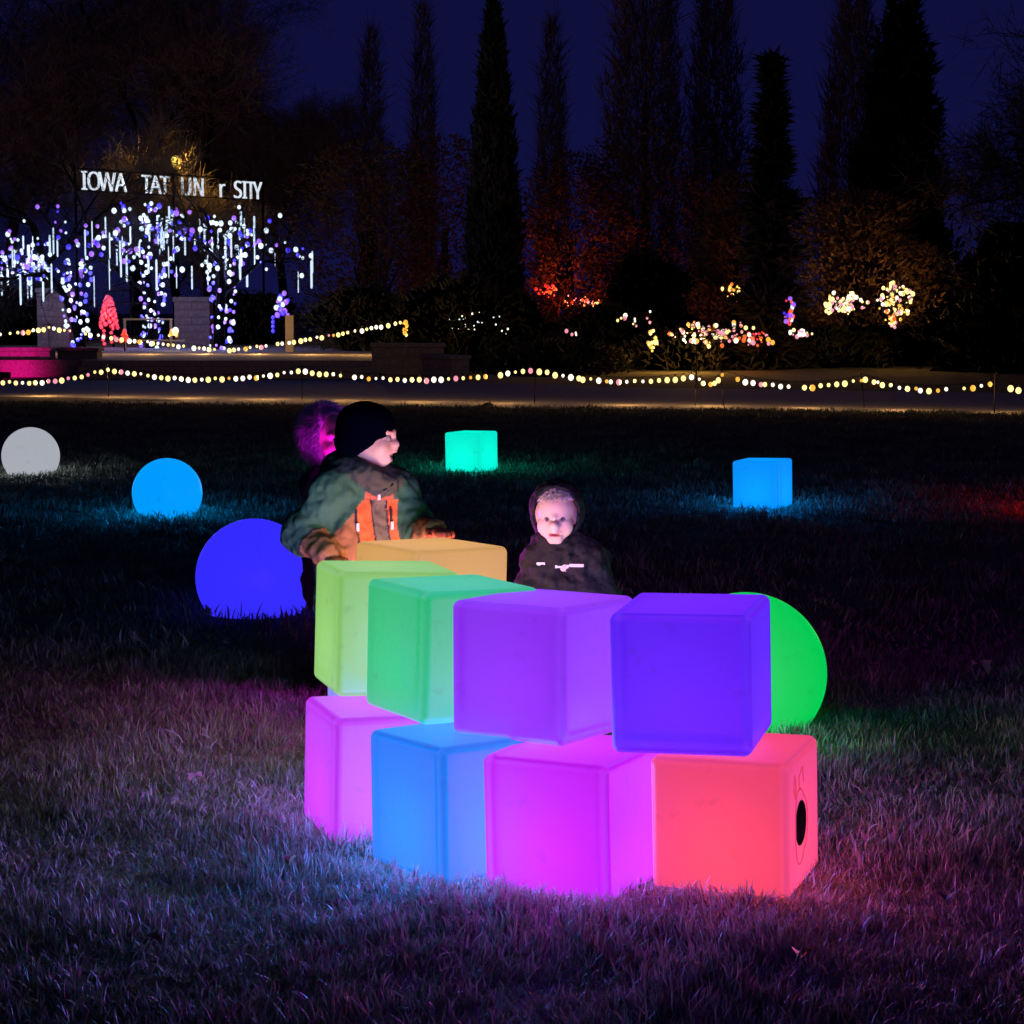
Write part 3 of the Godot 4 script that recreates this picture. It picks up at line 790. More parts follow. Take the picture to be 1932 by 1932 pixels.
func head_body(s: float, open_mouth: float, lid := 0.0062, baby := 0.0) -> Body:
	# centre of the head at the origin, face towards +z, chin to crown 0.2 * s
	var b := Body.new()
	b.k = 0.022 * s
	b.ell(Vector3(0, 0.026, -0.010) * s, Vector3(0.070 + 0.008 * baby, 0.074, 0.086) * s)
	b.ell(Vector3(0, -0.030 + 0.004 * baby, 0.026) * s, Vector3(0.055 + 0.009 * baby, 0.066, 0.056) * s)
	b.cap(Vector3(-0.012, -0.082, 0.056) * s, Vector3(0.012, -0.082, 0.056) * s, 0.016 * s, 0.016 * s)
	for k in [-1.0, 1.0]:
		b.ell(Vector3(k * 0.034, -0.034, 0.050) * s, Vector3(0.027 + 0.006 * baby, 0.026 + 0.004 * baby, 0.024) * s)
		if baby < 0.5: b.cap(Vector3(k * 0.012, 0.024, 0.077) * s, Vector3(k * 0.042, 0.022, 0.064) * s, 0.010 * s, 0.008 * s)
	b.cap(Vector3(0, 0.008, 0.080) * s, Vector3(0, -0.018, 0.096) * s, 0.0055 * s, 0.0078 * s)
	for k in [-1.0, 1.0]: b.cap(Vector3(k * 0.010, -0.024, 0.084) * s, Vector3(k * 0.007, -0.023, 0.090) * s, 0.0065 * s, 0.006 * s)
	var gape := 0.008 * open_mouth
	b.cap(Vector3(-0.017, -0.052 + gape * 0.4, 0.076) * s, Vector3(0, -0.050 + gape * 0.4, 0.084) * s, 0.004 * s, 0.007 * s)
	b.cap(Vector3(0.017, -0.052 + gape * 0.4, 0.076) * s, Vector3(0, -0.050 + gape * 0.4, 0.084) * s, 0.004 * s, 0.007 * s)
	b.cap(Vector3(-0.013, -0.062 - gape, 0.076) * s, Vector3(0.013, -0.062 - gape, 0.076) * s, 0.0062 * s, 0.0062 * s)
	for k in [-1.0, 1.0]: b.ell(Vector3(k * 0.071, -0.008, -0.012) * s, Vector3(0.009, 0.026, 0.016) * s)
	b.cap(Vector3(0, -0.055, -0.012) * s, Vector3(0, -0.150, -0.025) * s, 0.040 * s, 0.042 * s)
	for k in [-1.0, 1.0]: b.cut.append([Vector3(k * 0.029, 0.0, 0.089) * s, Vector3(0.016, lid, 0.017) * s, 0])
	b.cut.append([Vector3(0, -0.0565 - gape * 0.3, 0.090) * s, Vector3(0.019, 0.0022 + gape * 0.9, 0.018) * s, 0])
	return b

func face_color(s: float, brows := true) -> Callable:
	return func(p: Vector3, _n: Vector3) -> Color:
		var q := p / s
		var c := SKIN
		var blush := clampf(1.0 - (Vector2(absf(q.x) - 0.036, q.y + 0.034)).length() / 0.026, 0, 1) * float(q.z > 0.02)
		c = c.lerp(Color(0.64, 0.30, 0.24), blush * 0.5)
		if q.z > 0.068 and absf(q.x) < 0.021:
			var lip := clampf(1.0 - absf(q.y + 0.057) / 0.012, 0, 1)
			c = c.lerp(LIPS, smoothstep(0.15, 0.5, lip))
		if brows and q.z > 0.05 and absf(q.y - 0.024) < 0.0045 and absf(absf(q.x) - 0.029) < 0.017: c = Color(0.25, 0.14, 0.08)
		return c

func eyes(parent: Node3D, tf: Transform3D, s: float) -> void:
	var ball := SphereMesh.new()
	ball.radius = 0.0118 * s
	ball.height = 0.0236 * s
	ball.radial_segments = 20
	ball.rings = 10
	var iris := SphereMesh.new()
	iris.radius = 0.0078 * s
	iris.height = 0.0156 * s
	iris.radial_segments = 14
	iris.rings = 7
	for k in [-1.0, 1.0]:
		var e := part(parent, "eye", ball, mat(lin(0.32, 0.27, 0.25), 0.5), tf * Transform3D(Basis(), Vector3(k * 0.029, 0.0, 0.0690) * s))
		part(e, "iris", iris, mat(lin(0.07, 0.05, 0.04), 0.4), Transform3D(Basis(), Vector3(0, 0, 0.0062) * s))

func limbs_under(j: Dictionary, w: float) -> Body:
	# the body under the clothes: joints j, w = girth factor
	var b := Body.new()
	b.k = 0.05
	b.cap(j.neck, j.chest, 0.040 * w, 0.075 * w)
	b.cap(j.chest, j.hip, 0.085 * w, 0.085 * w)
	for s in ["r", "l"]:
		b.cap(j["sh_" + s], j["el_" + s], 0.036 * w, 0.029 * w)
		b.cap(j["el_" + s], j["wr_" + s], 0.029 * w, 0.021 * w)
		b.cap(j["hip_" + s], j["kn_" + s], 0.058 * w, 0.042 * w)
		b.cap(j["kn_" + s], j["an_" + s], 0.042 * w, 0.028 * w)
	return b

func hand_mesh(curl: float) -> ArrayMesh:
	# a gloved child's hand: wrist at the origin, fingers along +z, palm down, thumb at +x
	var b := Body.new()
	b.k = 0.010
	b.ell(Vector3(0, 0, 0.030), Vector3(0.031, 0.015, 0.036))
	b.cap(Vector3(0, 0, -0.025), Vector3(0, 0, 0.01), 0.025, 0.022)
	var tips := [[-0.022, 0.030, -0.010], [-0.0085, 0.039, 0.0], [0.0065, 0.042, 0.002], [0.0205, 0.037, 0.006]]
	for t in tips:
		var p := Vector3(t[0], 0.001, 0.056)
		var d := Vector3(t[2], 0, 0.06).normalized()
		var l: float = t[1]
		var q := p + d * l * 0.45 + Vector3.DOWN * curl * 0.006
		var e := q + (d + Vector3.DOWN * curl * 0.7).normalized() * l * 0.32
		var f := e + (d * 0.8 + Vector3.DOWN * curl * 1.4).normalized() * l * 0.25
		b.cap(p - d * 0.012, q, 0.0092, 0.0088)
		b.cap(q, e, 0.0088, 0.0082)
		b.cap(e, f, 0.0082, 0.0072)
	b.cap(Vector3(0.024, -0.002, 0.015), Vector3(0.040, -0.004, 0.034), 0.0115, 0.0095)
	b.cap(Vector3(0.040, -0.004, 0.034), Vector3(0.043, -0.008, 0.054), 0.0095, 0.0078)
	var st := begin()
	b.mesh(st, 0.004, plain_color(Color.WHITE))
	return st.commit()

func fur_ring(s: int, n: int, path: Callable, l: float, w: float, c0: Color, c1: Color) -> ArrayMesh:
	var g := RandomNumberGenerator.new()
	g.seed = s
	var st := begin()
	for i in n:
		var pd: Array = path.call(g.randf(), g.randf(), g)
		var p: Vector3 = pd[0]
		var d: Vector3 = ((pd[1] as Vector3) + Vector3(g.randfn(0, 0.3), g.randfn(0, 0.3), g.randfn(0, 0.3))).normalized()
		var side := d.cross(Vector3(g.randfn(0, 1), g.randfn(0, 1), g.randfn(0, 1))).normalized()
		var ll := l * g.randf_range(0.5, 1.2)
		var bend := Vector3(g.randfn(0, 0.2), -0.25, g.randfn(0, 0.2)) * ll
		var c := c0.lerp(c1, g.randf())
		var m := p + d * ll * 0.55
		var e := p + d * ll + bend * 0.5
		var nn := side.cross(d)
		for v in [p - side * w, m + side * w * 0.7, p + side * w, p - side * w, m - side * w * 0.7, m + side * w * 0.7, m - side * w * 0.7, e, m + side * w * 0.7]:
			st.set_color(c); st.set_normal(nn); st.add_vertex(v)
	return st.commit()

func cloth_material(rough := 0.85) -> StandardMaterial3D:
	var m := vcol(rough)
	m.normal_enabled = true
	m.normal_texture = noise_tex(0.06, 44, Color.BLACK, Color.WHITE, 256, true, 5.0)
	m.normal_scale = 0.25
	m.uv1_triplanar = true
	m.uv1_scale = Vector3.ONE * 14.0
	return m

func surface_point(b: Body, from: Vector3, dir: Vector3) -> Vector3:
	var p := from
	for i in 40: p += dir * clampf(b.at(p), -0.02, 0.05) * 0.8
	return p

func legs(t: Node3D, j: Dictionary, r: float, cloth: Color, boot_color: Color) -> void:
	var b := Body.new()
	b.k = 0.04
	b.wrinkle = noise(22.0, 61, 2)
	b.wrinkle_depth = 0.008
	b.cap(j.hip, j.hip + Vector3(0, 0.06, 0), r * 1.5, r * 1.5)
	for s in ["r", "l"]:
		b.cap(j["hip_" + s], j["kn_" + s], r * 1.15, r * 0.95)
		b.cap(j["kn_" + s], j["an_" + s] + Vector3(0, 0.02, 0), r * 0.95, r * 0.85)
	var st := begin()
	b.mesh(st, 0.014, plain_color(cloth))
	part(t, "trousers", st.commit(), cloth_material())
	for s in ["r", "l"]:
		var f := Body.new()
		f.k = 0.03
		var an: Vector3 = j["an_" + s]
		f.cap(an + Vector3(0, 0.05, 0), an + Vector3(0, -0.02, 0), r * 0.8, r * 0.72)
		f.cap(an + Vector3(0, -0.025, 0) - (j.face as Vector3) * 0.02, an + Vector3(0, -0.032, 0) + (j.face as Vector3) * 0.09, 0.035, 0.03)
		f.planes.append([Vector3.DOWN, 0.0])
		st = begin()
		f.mesh(st, 0.010, plain_color(boot_color))
		part(t, "boot", st.commit(), vcol(0.6))

func boy() -> void:
	var t := thing("person", Vector3(-0.50, 0, -7.30), "child in black knit cap and green and orange winter jacket leaning over the amber cube", "person", "children at the cube wall")
	var F := Vector3(0.50, 0, 0.87).normalized()
	var R := Vector3(-0.87, 0, 0.50).normalized()
	var j := {"neck": Vector3(0.01, 0.90, 0), "chest": Vector3(0.0, 0.80, 0.0), "hip": Vector3(-0.01, 0.50, -0.02), "face": F,
		"sh_r": Vector3(0, 0.825, 0) + R * 0.125, "sh_l": Vector3(0, 0.825, 0) - R * 0.125,
		"el_r": Vector3(-0.205, 0.685, 0.06), "wr_r": Vector3(-0.10, 0.625, 0.20), "el_l": Vector3(0.195, 0.675, 0.04), "wr_l": Vector3(0.245, 0.712, 0.21),
		"hip_r": Vector3(-0.01, 0.48, -0.02) + R * 0.06, "hip_l": Vector3(-0.01, 0.48, -0.02) - R * 0.06, "kn_r": Vector3(-0.06, 0.28, 0.01), "kn_l": Vector3(0.04, 0.28, 0.0), "an_r": Vector3(-0.07, 0.07, 0.0), "an_l": Vector3(0.06, 0.07, -0.02)}
	# body: one skin surface, the head on its neck
	var turn := Transform3D(Basis(Vector3.UP, deg_to_rad(84)) * Basis(Vector3.RIGHT, deg_to_rad(4)) * Basis(Vector3.BACK, deg_to_rad(-3)), Vector3(0.018, 1.010, 0.01))
	var st := begin()
	var hd := head_body(1.0, 1.0)
	hd.mesh(st, 0.0032, face_color(1.0), turn)
	limbs_under(j, 0.85).mesh(st, 0.018, plain_color(SKIN))
	var sk := vcol(0.55)
	sk.subsurf_scatter_enabled = true
	sk.subsurf_scatter_strength = 0.12
	part(t, "body", st.commit(), sk)
	eyes(t, turn, 1.0)
	# knit cap pulled low at the back
	var hat := Body.new()
	hat.k = 0.02
	hat.ell(Vector3(0, 0.036, -0.012), Vector3(0.086, 0.082, 0.101))
	hat.ell(Vector3(0, -0.018, -0.035), Vector3(0.089, 0.080, 0.080))
	var pn := Vector3(0, -0.81, 0.59).normalized()
	hat.planes.append([pn, pn.dot(Vector3(0, 0.012, 0.080))])
	hat.wrinkle = noise(60.0, 4, 2)
	hat.wrinkle_depth = 0.002
	st = begin()
	hat.mesh(st, 0.005, plain_color(Color(0.003, 0.003, 0.004)), turn)
	var knit := cloth_material(0.95)
	knit.rim_enabled = false
	knit.metallic_specular = 0.1
	part(t, "knit_cap", st.commit(), knit)
	# jacket
	var b := Body.new()
	b.k = 0.045
	b.wrinkle = noise(15.0, 33, 2)
	b.wrinkle_depth = 0.010
	for s in [-0.055, 0.055]:
		b.cap(Vector3(0, 0.80, 0) + R * s, Vector3(0, 0.62, 0.015) + R * s, 0.085, 0.105)
		b.cap(Vector3(0, 0.62, 0.015) + R * s, Vector3(-0.005, 0.44, 0) + R * s * 1.1, 0.105, 0.115)
	for s in [1.0, -1.0]:
		var side := "r" if s > 0 else "l"
		b.cap(Vector3(0, 0.86, 0) + R * 0.05 * s, j["sh_" + side], 0.055, 0.062)
		b.cap(j["sh_" + side], j["el_" + side], 0.066, 0.060)
		b.cap(j["el_" + side], (j["el_" + side] as Vector3).lerp(j["wr_" + side], 0.93), 0.060, 0.042)
	# bulky collar and the hood lying behind it
	var first_collar := b.kind.size()
	for i in 9:
		var a0 := TAU * i / 9.0
		var a1 := TAU * (i + 1) / 9.0
		var lift := func(a: float) -> float: return 0.888 + 0.034 * cos(a - 3.6)
		var fwd := Vector3(0.02, 0, 0.01)
		b.cap(fwd + Vector3(cos(a0) * 0.062, lift.call(a0), sin(a0) * 0.062), fwd + Vector3(cos(a1) * 0.062, lift.call(a1), sin(a1) * 0.062), 0.031, 0.031)
	b.cap(Vector3(-0.085, 0.90, -0.04), Vector3(-0.02, 0.885, -0.10), 0.05, 0.05)
	b.cap(Vector3(-0.085, 0.90, -0.04), Vector3(-0.075, 0.88, 0.05), 0.048, 0.036)
	b.planes.append([Vector3.DOWN, -0.375])
	var green := Color(0.035, 0.125, 0.06)
	var orange := Color(0.70, 0.15, 0.03)
	var olive := Color(0.16, 0.14, 0.075)
	var brown := Color(0.30, 0.145, 0.05)
	var dark := Color(0.015, 0.017, 0.016)
	var color := func(p: Vector3, n: Vector3) -> Color:
		var i := b.nearest(p)
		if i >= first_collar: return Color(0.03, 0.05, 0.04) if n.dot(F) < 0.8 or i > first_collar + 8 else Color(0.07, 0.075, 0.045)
		var arm := (i - 4) % 3
		if i >= 4 and arm == 2:
			var side := "r" if i < 7 else "l"
			var el: Vector3 = j["el_" + side]
			var f := (p - el).dot(((j["wr_" + side] as Vector3) - el).normalized())
			return brown if f > 0.085 else dark if f > 0.078 else green
		if i >= 4 and arm == 1 : return green if p.y > 0.70 or side_of(p, R) < 0 else green
		var u := -(p.dot(R))
		var f2 := p.dot(F)
		if f2 < 0.0 or (i >= 4 and p.y > 0.815): return green
		var uu := u - 0.012
		if p.y < 0.80 - maxf(0.0, -uu - 0.06) * 1.1:
			if absf(uu) < 0.024: return olive
			if absf(uu) < 0.030: return dark
			if uu > 0.085: return olive * 0.8
			if uu > -0.085: return orange if p.y > 0.50 else brown
			if uu > -0.091: return dark
			return Color(0.34, 0.15, 0.05)
		if absf(uu) < 0.05: return Color(0.45, 0.13, 0.05)
		return green
	st = begin()
	b.mesh(st, 0.0060, color)
	part(t, "jacket", st.commit(), cloth_material())
	# zip pulls and pocket zips
	var pull := rounded_box(Vector3(0.0055, 0.014, 0.004), 0.0025, 2)
	var cream := mat(lin(0.8, 0.75, 0.55), 0.4)
	for q in [[0.006, 0.815], [-0.105 + 0.03, 0.715], [0.05, 0.715]]:
		var from: Vector3 = Vector3(0, q[1], 0) - R * q[0] + F * 0.4
		var p := surface_point(b, from, -F)
		part(t, "zip_pull", pull, cream, Transform3D(Basis(-R, Vector3.UP, F), p + F * 0.004))
		if q[1] < 0.8:
			p = surface_point(b, from + Vector3(0, 0.03, 0), -F)
			part(t, "pocket_zip", rounded_box(Vector3(0.004, 0.026, 0.004), 0.002, 2), mat(lin(0.01, 0.01, 0.01), 0.6), Transform3D(Basis(-R, Vector3.UP, F), p))
	var cord := surface_point(b, Vector3(0, 0.855, 0) - R * 0.05 + F * 0.4, -F)
	var c2 := surface_point(b, Vector3(0, 0.835, 0) - R * 0.015 + F * 0.4, -F)
	st = begin()
	tube(st, c2, cord, 0.0035, 0.0035, 6, Color.WHITE, true)
	part(t, "drawcord", st.commit(), mat(lin(0.55, 0.45, 0.45), 0.7))
	legs(t, j, 0.062, Color(0.02, 0.02, 0.025), Color(0.03, 0.03, 0.03))
	var hm := hand_mesh(0.35)
	for s in ["r", "l"]:
		var wr: Vector3 = j["wr_" + s]
		var d := (wr - (j["el_" + s] as Vector3)).normalized()
		if s == "l": d = Vector3(0.45, -0.03, 0.85).normalized()
		var x := Vector3.UP.cross(d).normalized() * (1.0 if s == "r" else 1.0)
		var basis := Basis(x, d.cross(x), d)
		if s == "l": basis = Basis(-x, d.cross(x), d)
		part(t, "glove", hm, mat(lin(0.42, 0.09, 0.03) if s == "l" else lin(0.28, 0.13, 0.05), 0.8), Transform3D(basis, wr))

func side_of(p: Vector3, r: Vector3) -> float:
	return p.dot(r)

func toddler() -> void:
	var t := thing("person", Vector3(0.165, 0, -7.28), "small fair-haired toddler in a dark hooded jacket looking at the cubes from behind", "person", "children at the cube wall")
	var F := Vector3(0.0, 0, 1.0)
	var j := {"neck": Vector3(0, 0.655, -0.02), "chest": Vector3(0.015, 0.58, 0), "hip": Vector3(0.02, 0.36, 0), "face": F,
		"sh_r": Vector3(-0.070, 0.59, 0), "sh_l": Vector3(0.100, 0.59, 0), "el_r": Vector3(-0.105, 0.47, 0.03), "wr_r": Vector3(-0.08, 0.40, 0.12), "el_l": Vector3(0.135, 0.47, 0.03), "wr_l": Vector3(0.11, 0.40, 0.12),
		"hip_r": Vector3(-0.03, 0.34, 0), "hip_l": Vector3(0.07, 0.34, 0), "kn_r": Vector3(-0.035, 0.2, 0.02), "kn_l": Vector3(0.075, 0.2, 0.02), "an_r": Vector3(-0.035, 0.06, 0), "an_l": Vector3(0.075, 0.06, 0)}
	var s := 0.87
	var turn := Transform3D(Basis(Vector3.UP, deg_to_rad(-6)) * Basis(Vector3.RIGHT, deg_to_rad(6)), Vector3(-0.017, 0.745, 0.03))
	var st := begin()
	head_body(s, 0.15, 0.0036, 1.0).mesh(st, 0.0030, face_color(s, false), turn)
	limbs_under(j, 0.8).mesh(st, 0.018, plain_color(SKIN))
	var sk := vcol(0.55)
	sk.subsurf_scatter_enabled = true
	sk.subsurf_scatter_strength = 0.12
	part(t, "body", st.commit(), sk)
	eyes(t, turn, s)
	# fine fair hair over the brow
	var hair := fur_ring(71, 2600, func(a: float, b: float, _g: RandomNumberGenerator) -> Array:
		var az := lerpf(-1.9, 1.9, a)
		var el := lerpf(0.72, 1.4, b)
		var n := Vector3(sin(az) * cos(el), sin(el), cos(az) * cos(el))
		var p := Vector3(0, 0.026, -0.010) * s + n * Vector3(0.0780, 0.0745, 0.0865) * s
		return [turn * p, turn.basis * (n * 0.25 + Vector3(n.x * 0.4, -0.75 + b * 0.5, 0.35))], 0.022, 0.0009, Color(0.72, 0.60, 0.48), Color(0.85, 0.76, 0.64))
	part(t, "hair", hair, vcol(0.5))
	# hood round the face, open in front
	var h := Body.new()
	h.k = 0.02
	h.wrinkle = noise(20.0, 9, 2)
	h.wrinkle_depth = 0.006
	h.ell(Vector3(0, 0.018, -0.030), Vector3(0.094, 0.103, 0.098))
	h.cap(Vector3(0, -0.07, -0.05), Vector3(0, -0.11, -0.05), 0.075, 0.08)
	h.cut.append([Vector3(0, 0.0, 0.060), Vector3(0.079, 0.107, 0.125), 0])
	st = begin()
	var navy := Color(0.004, 0.004, 0.006)
	h.mesh(st, 0.006, plain_color(navy), turn)
	part(t, "hood", st.commit(), cloth_material())
	var b := Body.new()
	b.k = 0.05
	b.wrinkle = noise(16.0, 35, 3)
	b.wrinkle_depth = 0.014
	for k in [-0.035, 0.065]:
		b.cap(Vector3(k, 0.585, 0), Vector3(k, 0.46, 0.01), 0.075, 0.095)
		b.cap(Vector3(k, 0.46, 0.01), Vector3(k, 0.33, 0.01), 0.095, 0.10)
	for q in ["r", "l"]:
		b.cap(Vector3(0.015, 0.61, 0), j["sh_" + q], 0.045, 0.048)
		b.cap(j["sh_" + q], j["el_" + q], 0.050, 0.045)
		b.cap(j["el_" + q], (j["el_" + q] as Vector3).lerp(j["wr_" + q], 0.9), 0.050, 0.036)
	b.cap(Vector3(-0.04, 0.645, 0.0), Vector3(0.03, 0.645, 0.0), 0.05, 0.05)
	var grey := Color(0.006, 0.006, 0.008)
	var color := func(p: Vector3, _n: Vector3) -> Color:
		if absf(p.x - 0.0) < 0.004 and p.y < 0.6 and p.z > 0: return navy * 0.4
		if p.y > 0.572: return navy
		return grey
	st = begin()
	b.mesh(st, 0.008, color)
	part(t, "jacket", st.commit(), cloth_material())
	# pale strips across the chest
	for q in [[-0.083, -0.055, 0.588], [-0.021, 0.024, 0.580], [0.026, 0.074, 0.584]]:
		var sst := begin()
		var last := Vector3.ZERO
		for k in 7:
			var x := lerpf(q[0], q[1], k / 6.0)
			var p := surface_point(b, Vector3(x, q[2], 0.4), Vector3.FORWARD) + Vector3(0, 0, 0.001)
			if k > 0:
				for v in [last + Vector3(0, -0.005, 0), p + Vector3(0, 0.005, 0), p + Vector3(0, -0.005, 0), last + Vector3(0, -0.005, 0), last + Vector3(0, 0.005, 0), p + Vector3(0, 0.005, 0)]:
					sst.set_normal(Vector3.BACK); sst.add_vertex(v)
			last = p
		part(t, "pale_strip", sst.commit(), mat(lin(0.7, 0.68, 0.75), 0.5))
	legs(t, j, 0.052, Color(0.025, 0.025, 0.03), Color(0.03, 0.03, 0.03))
	var hm := hand_mesh(0.7)
	for q in ["r", "l"]:
		var wr: Vector3 = j["wr_" + q]
		var d := (wr - (j["el_" + q] as Vector3)).normalized()
		var x := Vector3.UP.cross(d).normalized()
		part(t, "glove", hm, mat(lin(0.05, 0.05, 0.06), 0.85), Transform3D((Basis(x, d.cross(x), d) if q == "r" else Basis(-x, d.cross(x), d)).scaled(Vector3.ONE * 0.82), wr))

func fluffy_child() -> void:
	var at := Vector3(-0.672, 0, -8.0)
	var t := thing("person", at, "child in a fluffy pale fur hood, mostly hidden behind the child in the black cap", "person", "children at the cube wall")
	var F := Vector3(0.8, 0, 0.6)
	var R := Vector3(-0.6, 0, 0.8)
	var j := {"neck": Vector3(0, 0.86, 0), "chest": Vector3(0.01, 0.77, 0), "hip": Vector3(0.02, 0.47, 0), "face": F,
		"sh_r": Vector3(0.02, 0.79, 0) + R * 0.10, "sh_l": Vector3(0.02, 0.79, 0) - R * 0.10, "el_r": Vector3(0.02, 0.65, 0.12), "wr_r": Vector3(0.06, 0.50, 0.22), "el_l": Vector3(0.14, 0.65, -0.06), "wr_l": Vector3(0.30, 0.60, 0.03),
		"hip_r": Vector3(0.02, 0.45, 0) + R * 0.055, "hip_l": Vector3(0.02, 0.45, 0) - R * 0.055, "kn_r": Vector3(0.01, 0.25, 0.04), "kn_l": Vector3(0.05, 0.25, -0.03), "an_r": Vector3(0, 0.06, 0.04), "an_l": Vector3(0.05, 0.06, -0.03)}
	var s := 0.95
	var turn := Transform3D(Basis(Vector3.UP, deg_to_rad(48)) * Basis(Vector3.RIGHT, deg_to_rad(2)) * Basis(Vector3.BACK, deg_to_rad(8)), Vector3(-0.005, 0.965, 0.02))
	var st := begin()
	head_body(s, 1.6).mesh(st, 0.0042, face_color(s), turn)
	limbs_under(j, 0.8).mesh(st, 0.018, plain_color(SKIN))
	var sk := vcol(0.55)
	part(t, "body", st.commit(), sk)
	eyes(t, turn, s)
	var fur := fur_ring(81, 9000, func(a: float, b: float, _g: RandomNumberGenerator) -> Array:
		var az := lerpf(1.0, TAU - 1.0, a)
		var el := lerpf(-1.1, 1.5, b)
		var n := Vector3(sin(az) * cos(el), sin(el), cos(az) * cos(el))
		var p := Vector3(0, 0.012, -0.014) + n * Vector3(0.086, 0.105, 0.093)
		return [turn * p, turn.basis * (n * 0.8 + Vector3(0, -0.3, 0.25))], 0.032, 0.0011, Color(0.60, 0.52, 0.64), Color(0.88, 0.80, 0.9))
	var hood := Body.new()
	hood.k = 0.02
	hood.ell(Vector3(0, 0.012, -0.018), Vector3(0.088, 0.106, 0.094))
	hood.cut.append([Vector3(0, -0.005, 0.065), Vector3(0.074, 0.098, 0.12), 0])
	st = begin()
	hood.mesh(st, 0.006, plain_color(Color(0.35, 0.27, 0.36)), turn)
	var hp := part(t, "hood", st.commit(), cloth_material())
	var fo := part(hp, "fur", fur, vcol(0.7))
	fo.set_meta("kind", "stuff")
	var b := Body.new()
	b.k = 0.05
	b.wrinkle = noise(15.0, 36, 3)
	b.wrinkle_depth = 0.014
	b.cap(Vector3(0.01, 0.78, 0), Vector3(0.02, 0.42, 0), 0.10, 0.13)
	for q in ["r", "l"]:
		b.cap(Vector3(0.01, 0.82, 0), j["sh_" + q], 0.05, 0.055)
		b.cap(j["sh_" + q], j["el_" + q], 0.055, 0.048)
		b.cap(j["el_" + q], (j["el_" + q] as Vector3).lerp(j["wr_" + q], 0.9), 0.048, 0.036)
	st = begin()
	b.mesh(st, 0.012, plain_color(Color(0.02, 0.02, 0.03)))
	part(t, "jacket", st.commit(), cloth_material())
	legs(t, j, 0.055, Color(0.02, 0.02, 0.03), Color(0.03, 0.03, 0.03))
	var hm := hand_mesh(0.6)
	for q in ["r", "l"]:
		var wr: Vector3 = j["wr_" + q]
		var d := (wr - (j["el_" + q] as Vector3)).normalized()
		var x := Vector3.UP.cross(d).normalized()
		part(t, "glove", hm, mat(lin(0.04, 0.04, 0.06), 0.85), Transform3D((Basis(x, d.cross(x), d) if q == "r" else Basis(-x, d.cross(x), d)).scaled(Vector3.ONE * 0.9), wr))

func red_cube_details(red: Node3D) -> void:
	# round dark port and the moulded recess about it, on the side that faces right
	var side := Basis(Vector3.FORWARD, Vector3.RIGHT, Vector3.DOWN)   # local y -> +x
	side = Basis(Vector3(0, 0, -1), Vector3(1, 0, 0), Vector3(0, -1, 0))
	var c := Vector3(0.1752, 0.17, 0.035)
	var dark := mat(lin(0.012, 0.004, 0.004), 0.6)
	part(red, "port_hole", lathe(PackedVector2Array([Vector2(0.0, -0.02), Vector2(0.05, -0.02), Vector2(0.052, 0.001), Vector2(0.055, 0.0018), Vector2(0.057, 0.0)]), 40), dark, Transform3D(side, c))
	part(red, "port_cover", lathe(PackedVector2Array([Vector2(0.052, 0.0006), Vector2(0.0, 0.0012)]), 40), dark, Transform3D(side, c))
	var ridge := shell_material(Color(0.95, 0.26, 0.42), 0.85)
	var st := begin()
	var path := []
	for i in 40:
		var a := TAU * i / 40.0
		var r := 0.083 + 0.008 * sin(a * 3.0)
		path.append(Vector3(0, cos(a) * r * 1.12 - 0.005, sin(a) * r * 0.8))
	for i in 40: tube(st, path[i], path[(i + 1) % 40], 0.0026, 0.0026, 6)
	part(red, "moulded_ring", st.commit(), ridge, Transform3D(Basis(), c))
	st = begin()
	var notch := [Vector3(0, 0.075, 0.06), Vector3(0, 0.10, 0.075), Vector3(0, 0.135, 0.062), Vector3(0, 0.105, 0.052), Vector3(0, 0.075, 0.06)]
	for i in notch.size() - 1: tube(st, notch[i], notch[i + 1], 0.0028, 0.0028, 6)
	var notch2 := [Vector3(0, 0.085, 0.012), Vector3(0, 0.12, 0.02), Vector3(0, 0.138, -0.02), Vector3(0, 0.10, -0.03)]
	for i in notch2.size() - 1: tube(st, notch2[i], notch2[i + 1], 0.0028, 0.0028, 6)
	part(red, "moulded_notch", st.commit(), ridge, Transform3D(Basis(), c))

func fallen_leaf(at: Vector3, size: float, c: Color, label: String) -> void:
	var st := begin()
	var turn := Basis(Vector3.UP, rng.randf() * TAU) * Basis(Vector3.RIGHT, rng.randf_range(-0.4, 0.4))
	for i in 8:
		for s in [-1.0, 1.0]:
			var f0 := i / 8.0
			var f1 := (i + 1) / 8.0
			var w0: float = sin(PI * pow(f0, 0.8)) * 0.32 * (1.0 + 0.25 * sin(f0 * 20.0)) * s
			var w1: float = sin(PI * pow(f1, 0.8)) * 0.32 * (1.0 + 0.25 * sin(f1 * 20.0)) * s
			var q := [Vector3(0, sin(f0 * 3.0) * 0.2, f0), Vector3(0, sin(f1 * 3.0) * 0.2, f1), Vector3(w1, sin(f1 * 3.0) * 0.2 + absf(w1) * 0.6, f1), Vector3(w0, sin(f0 * 3.0) * 0.2 + absf(w0) * 0.6, f0)]
			for k in [0, 1, 2, 0, 2, 3]:
				st.set_normal(Vector3.UP); st.add_vertex(q[k] * size)
	tag(part(self, "fallen_leaf", st.commit(), mat(c, 0.8), Transform3D(turn, at)), label, "leaf")

# ---------------------------------------------------------------- glowing play blocks
var shell_grain: NoiseTexture2D
var shell_dirt: NoiseTexture2D

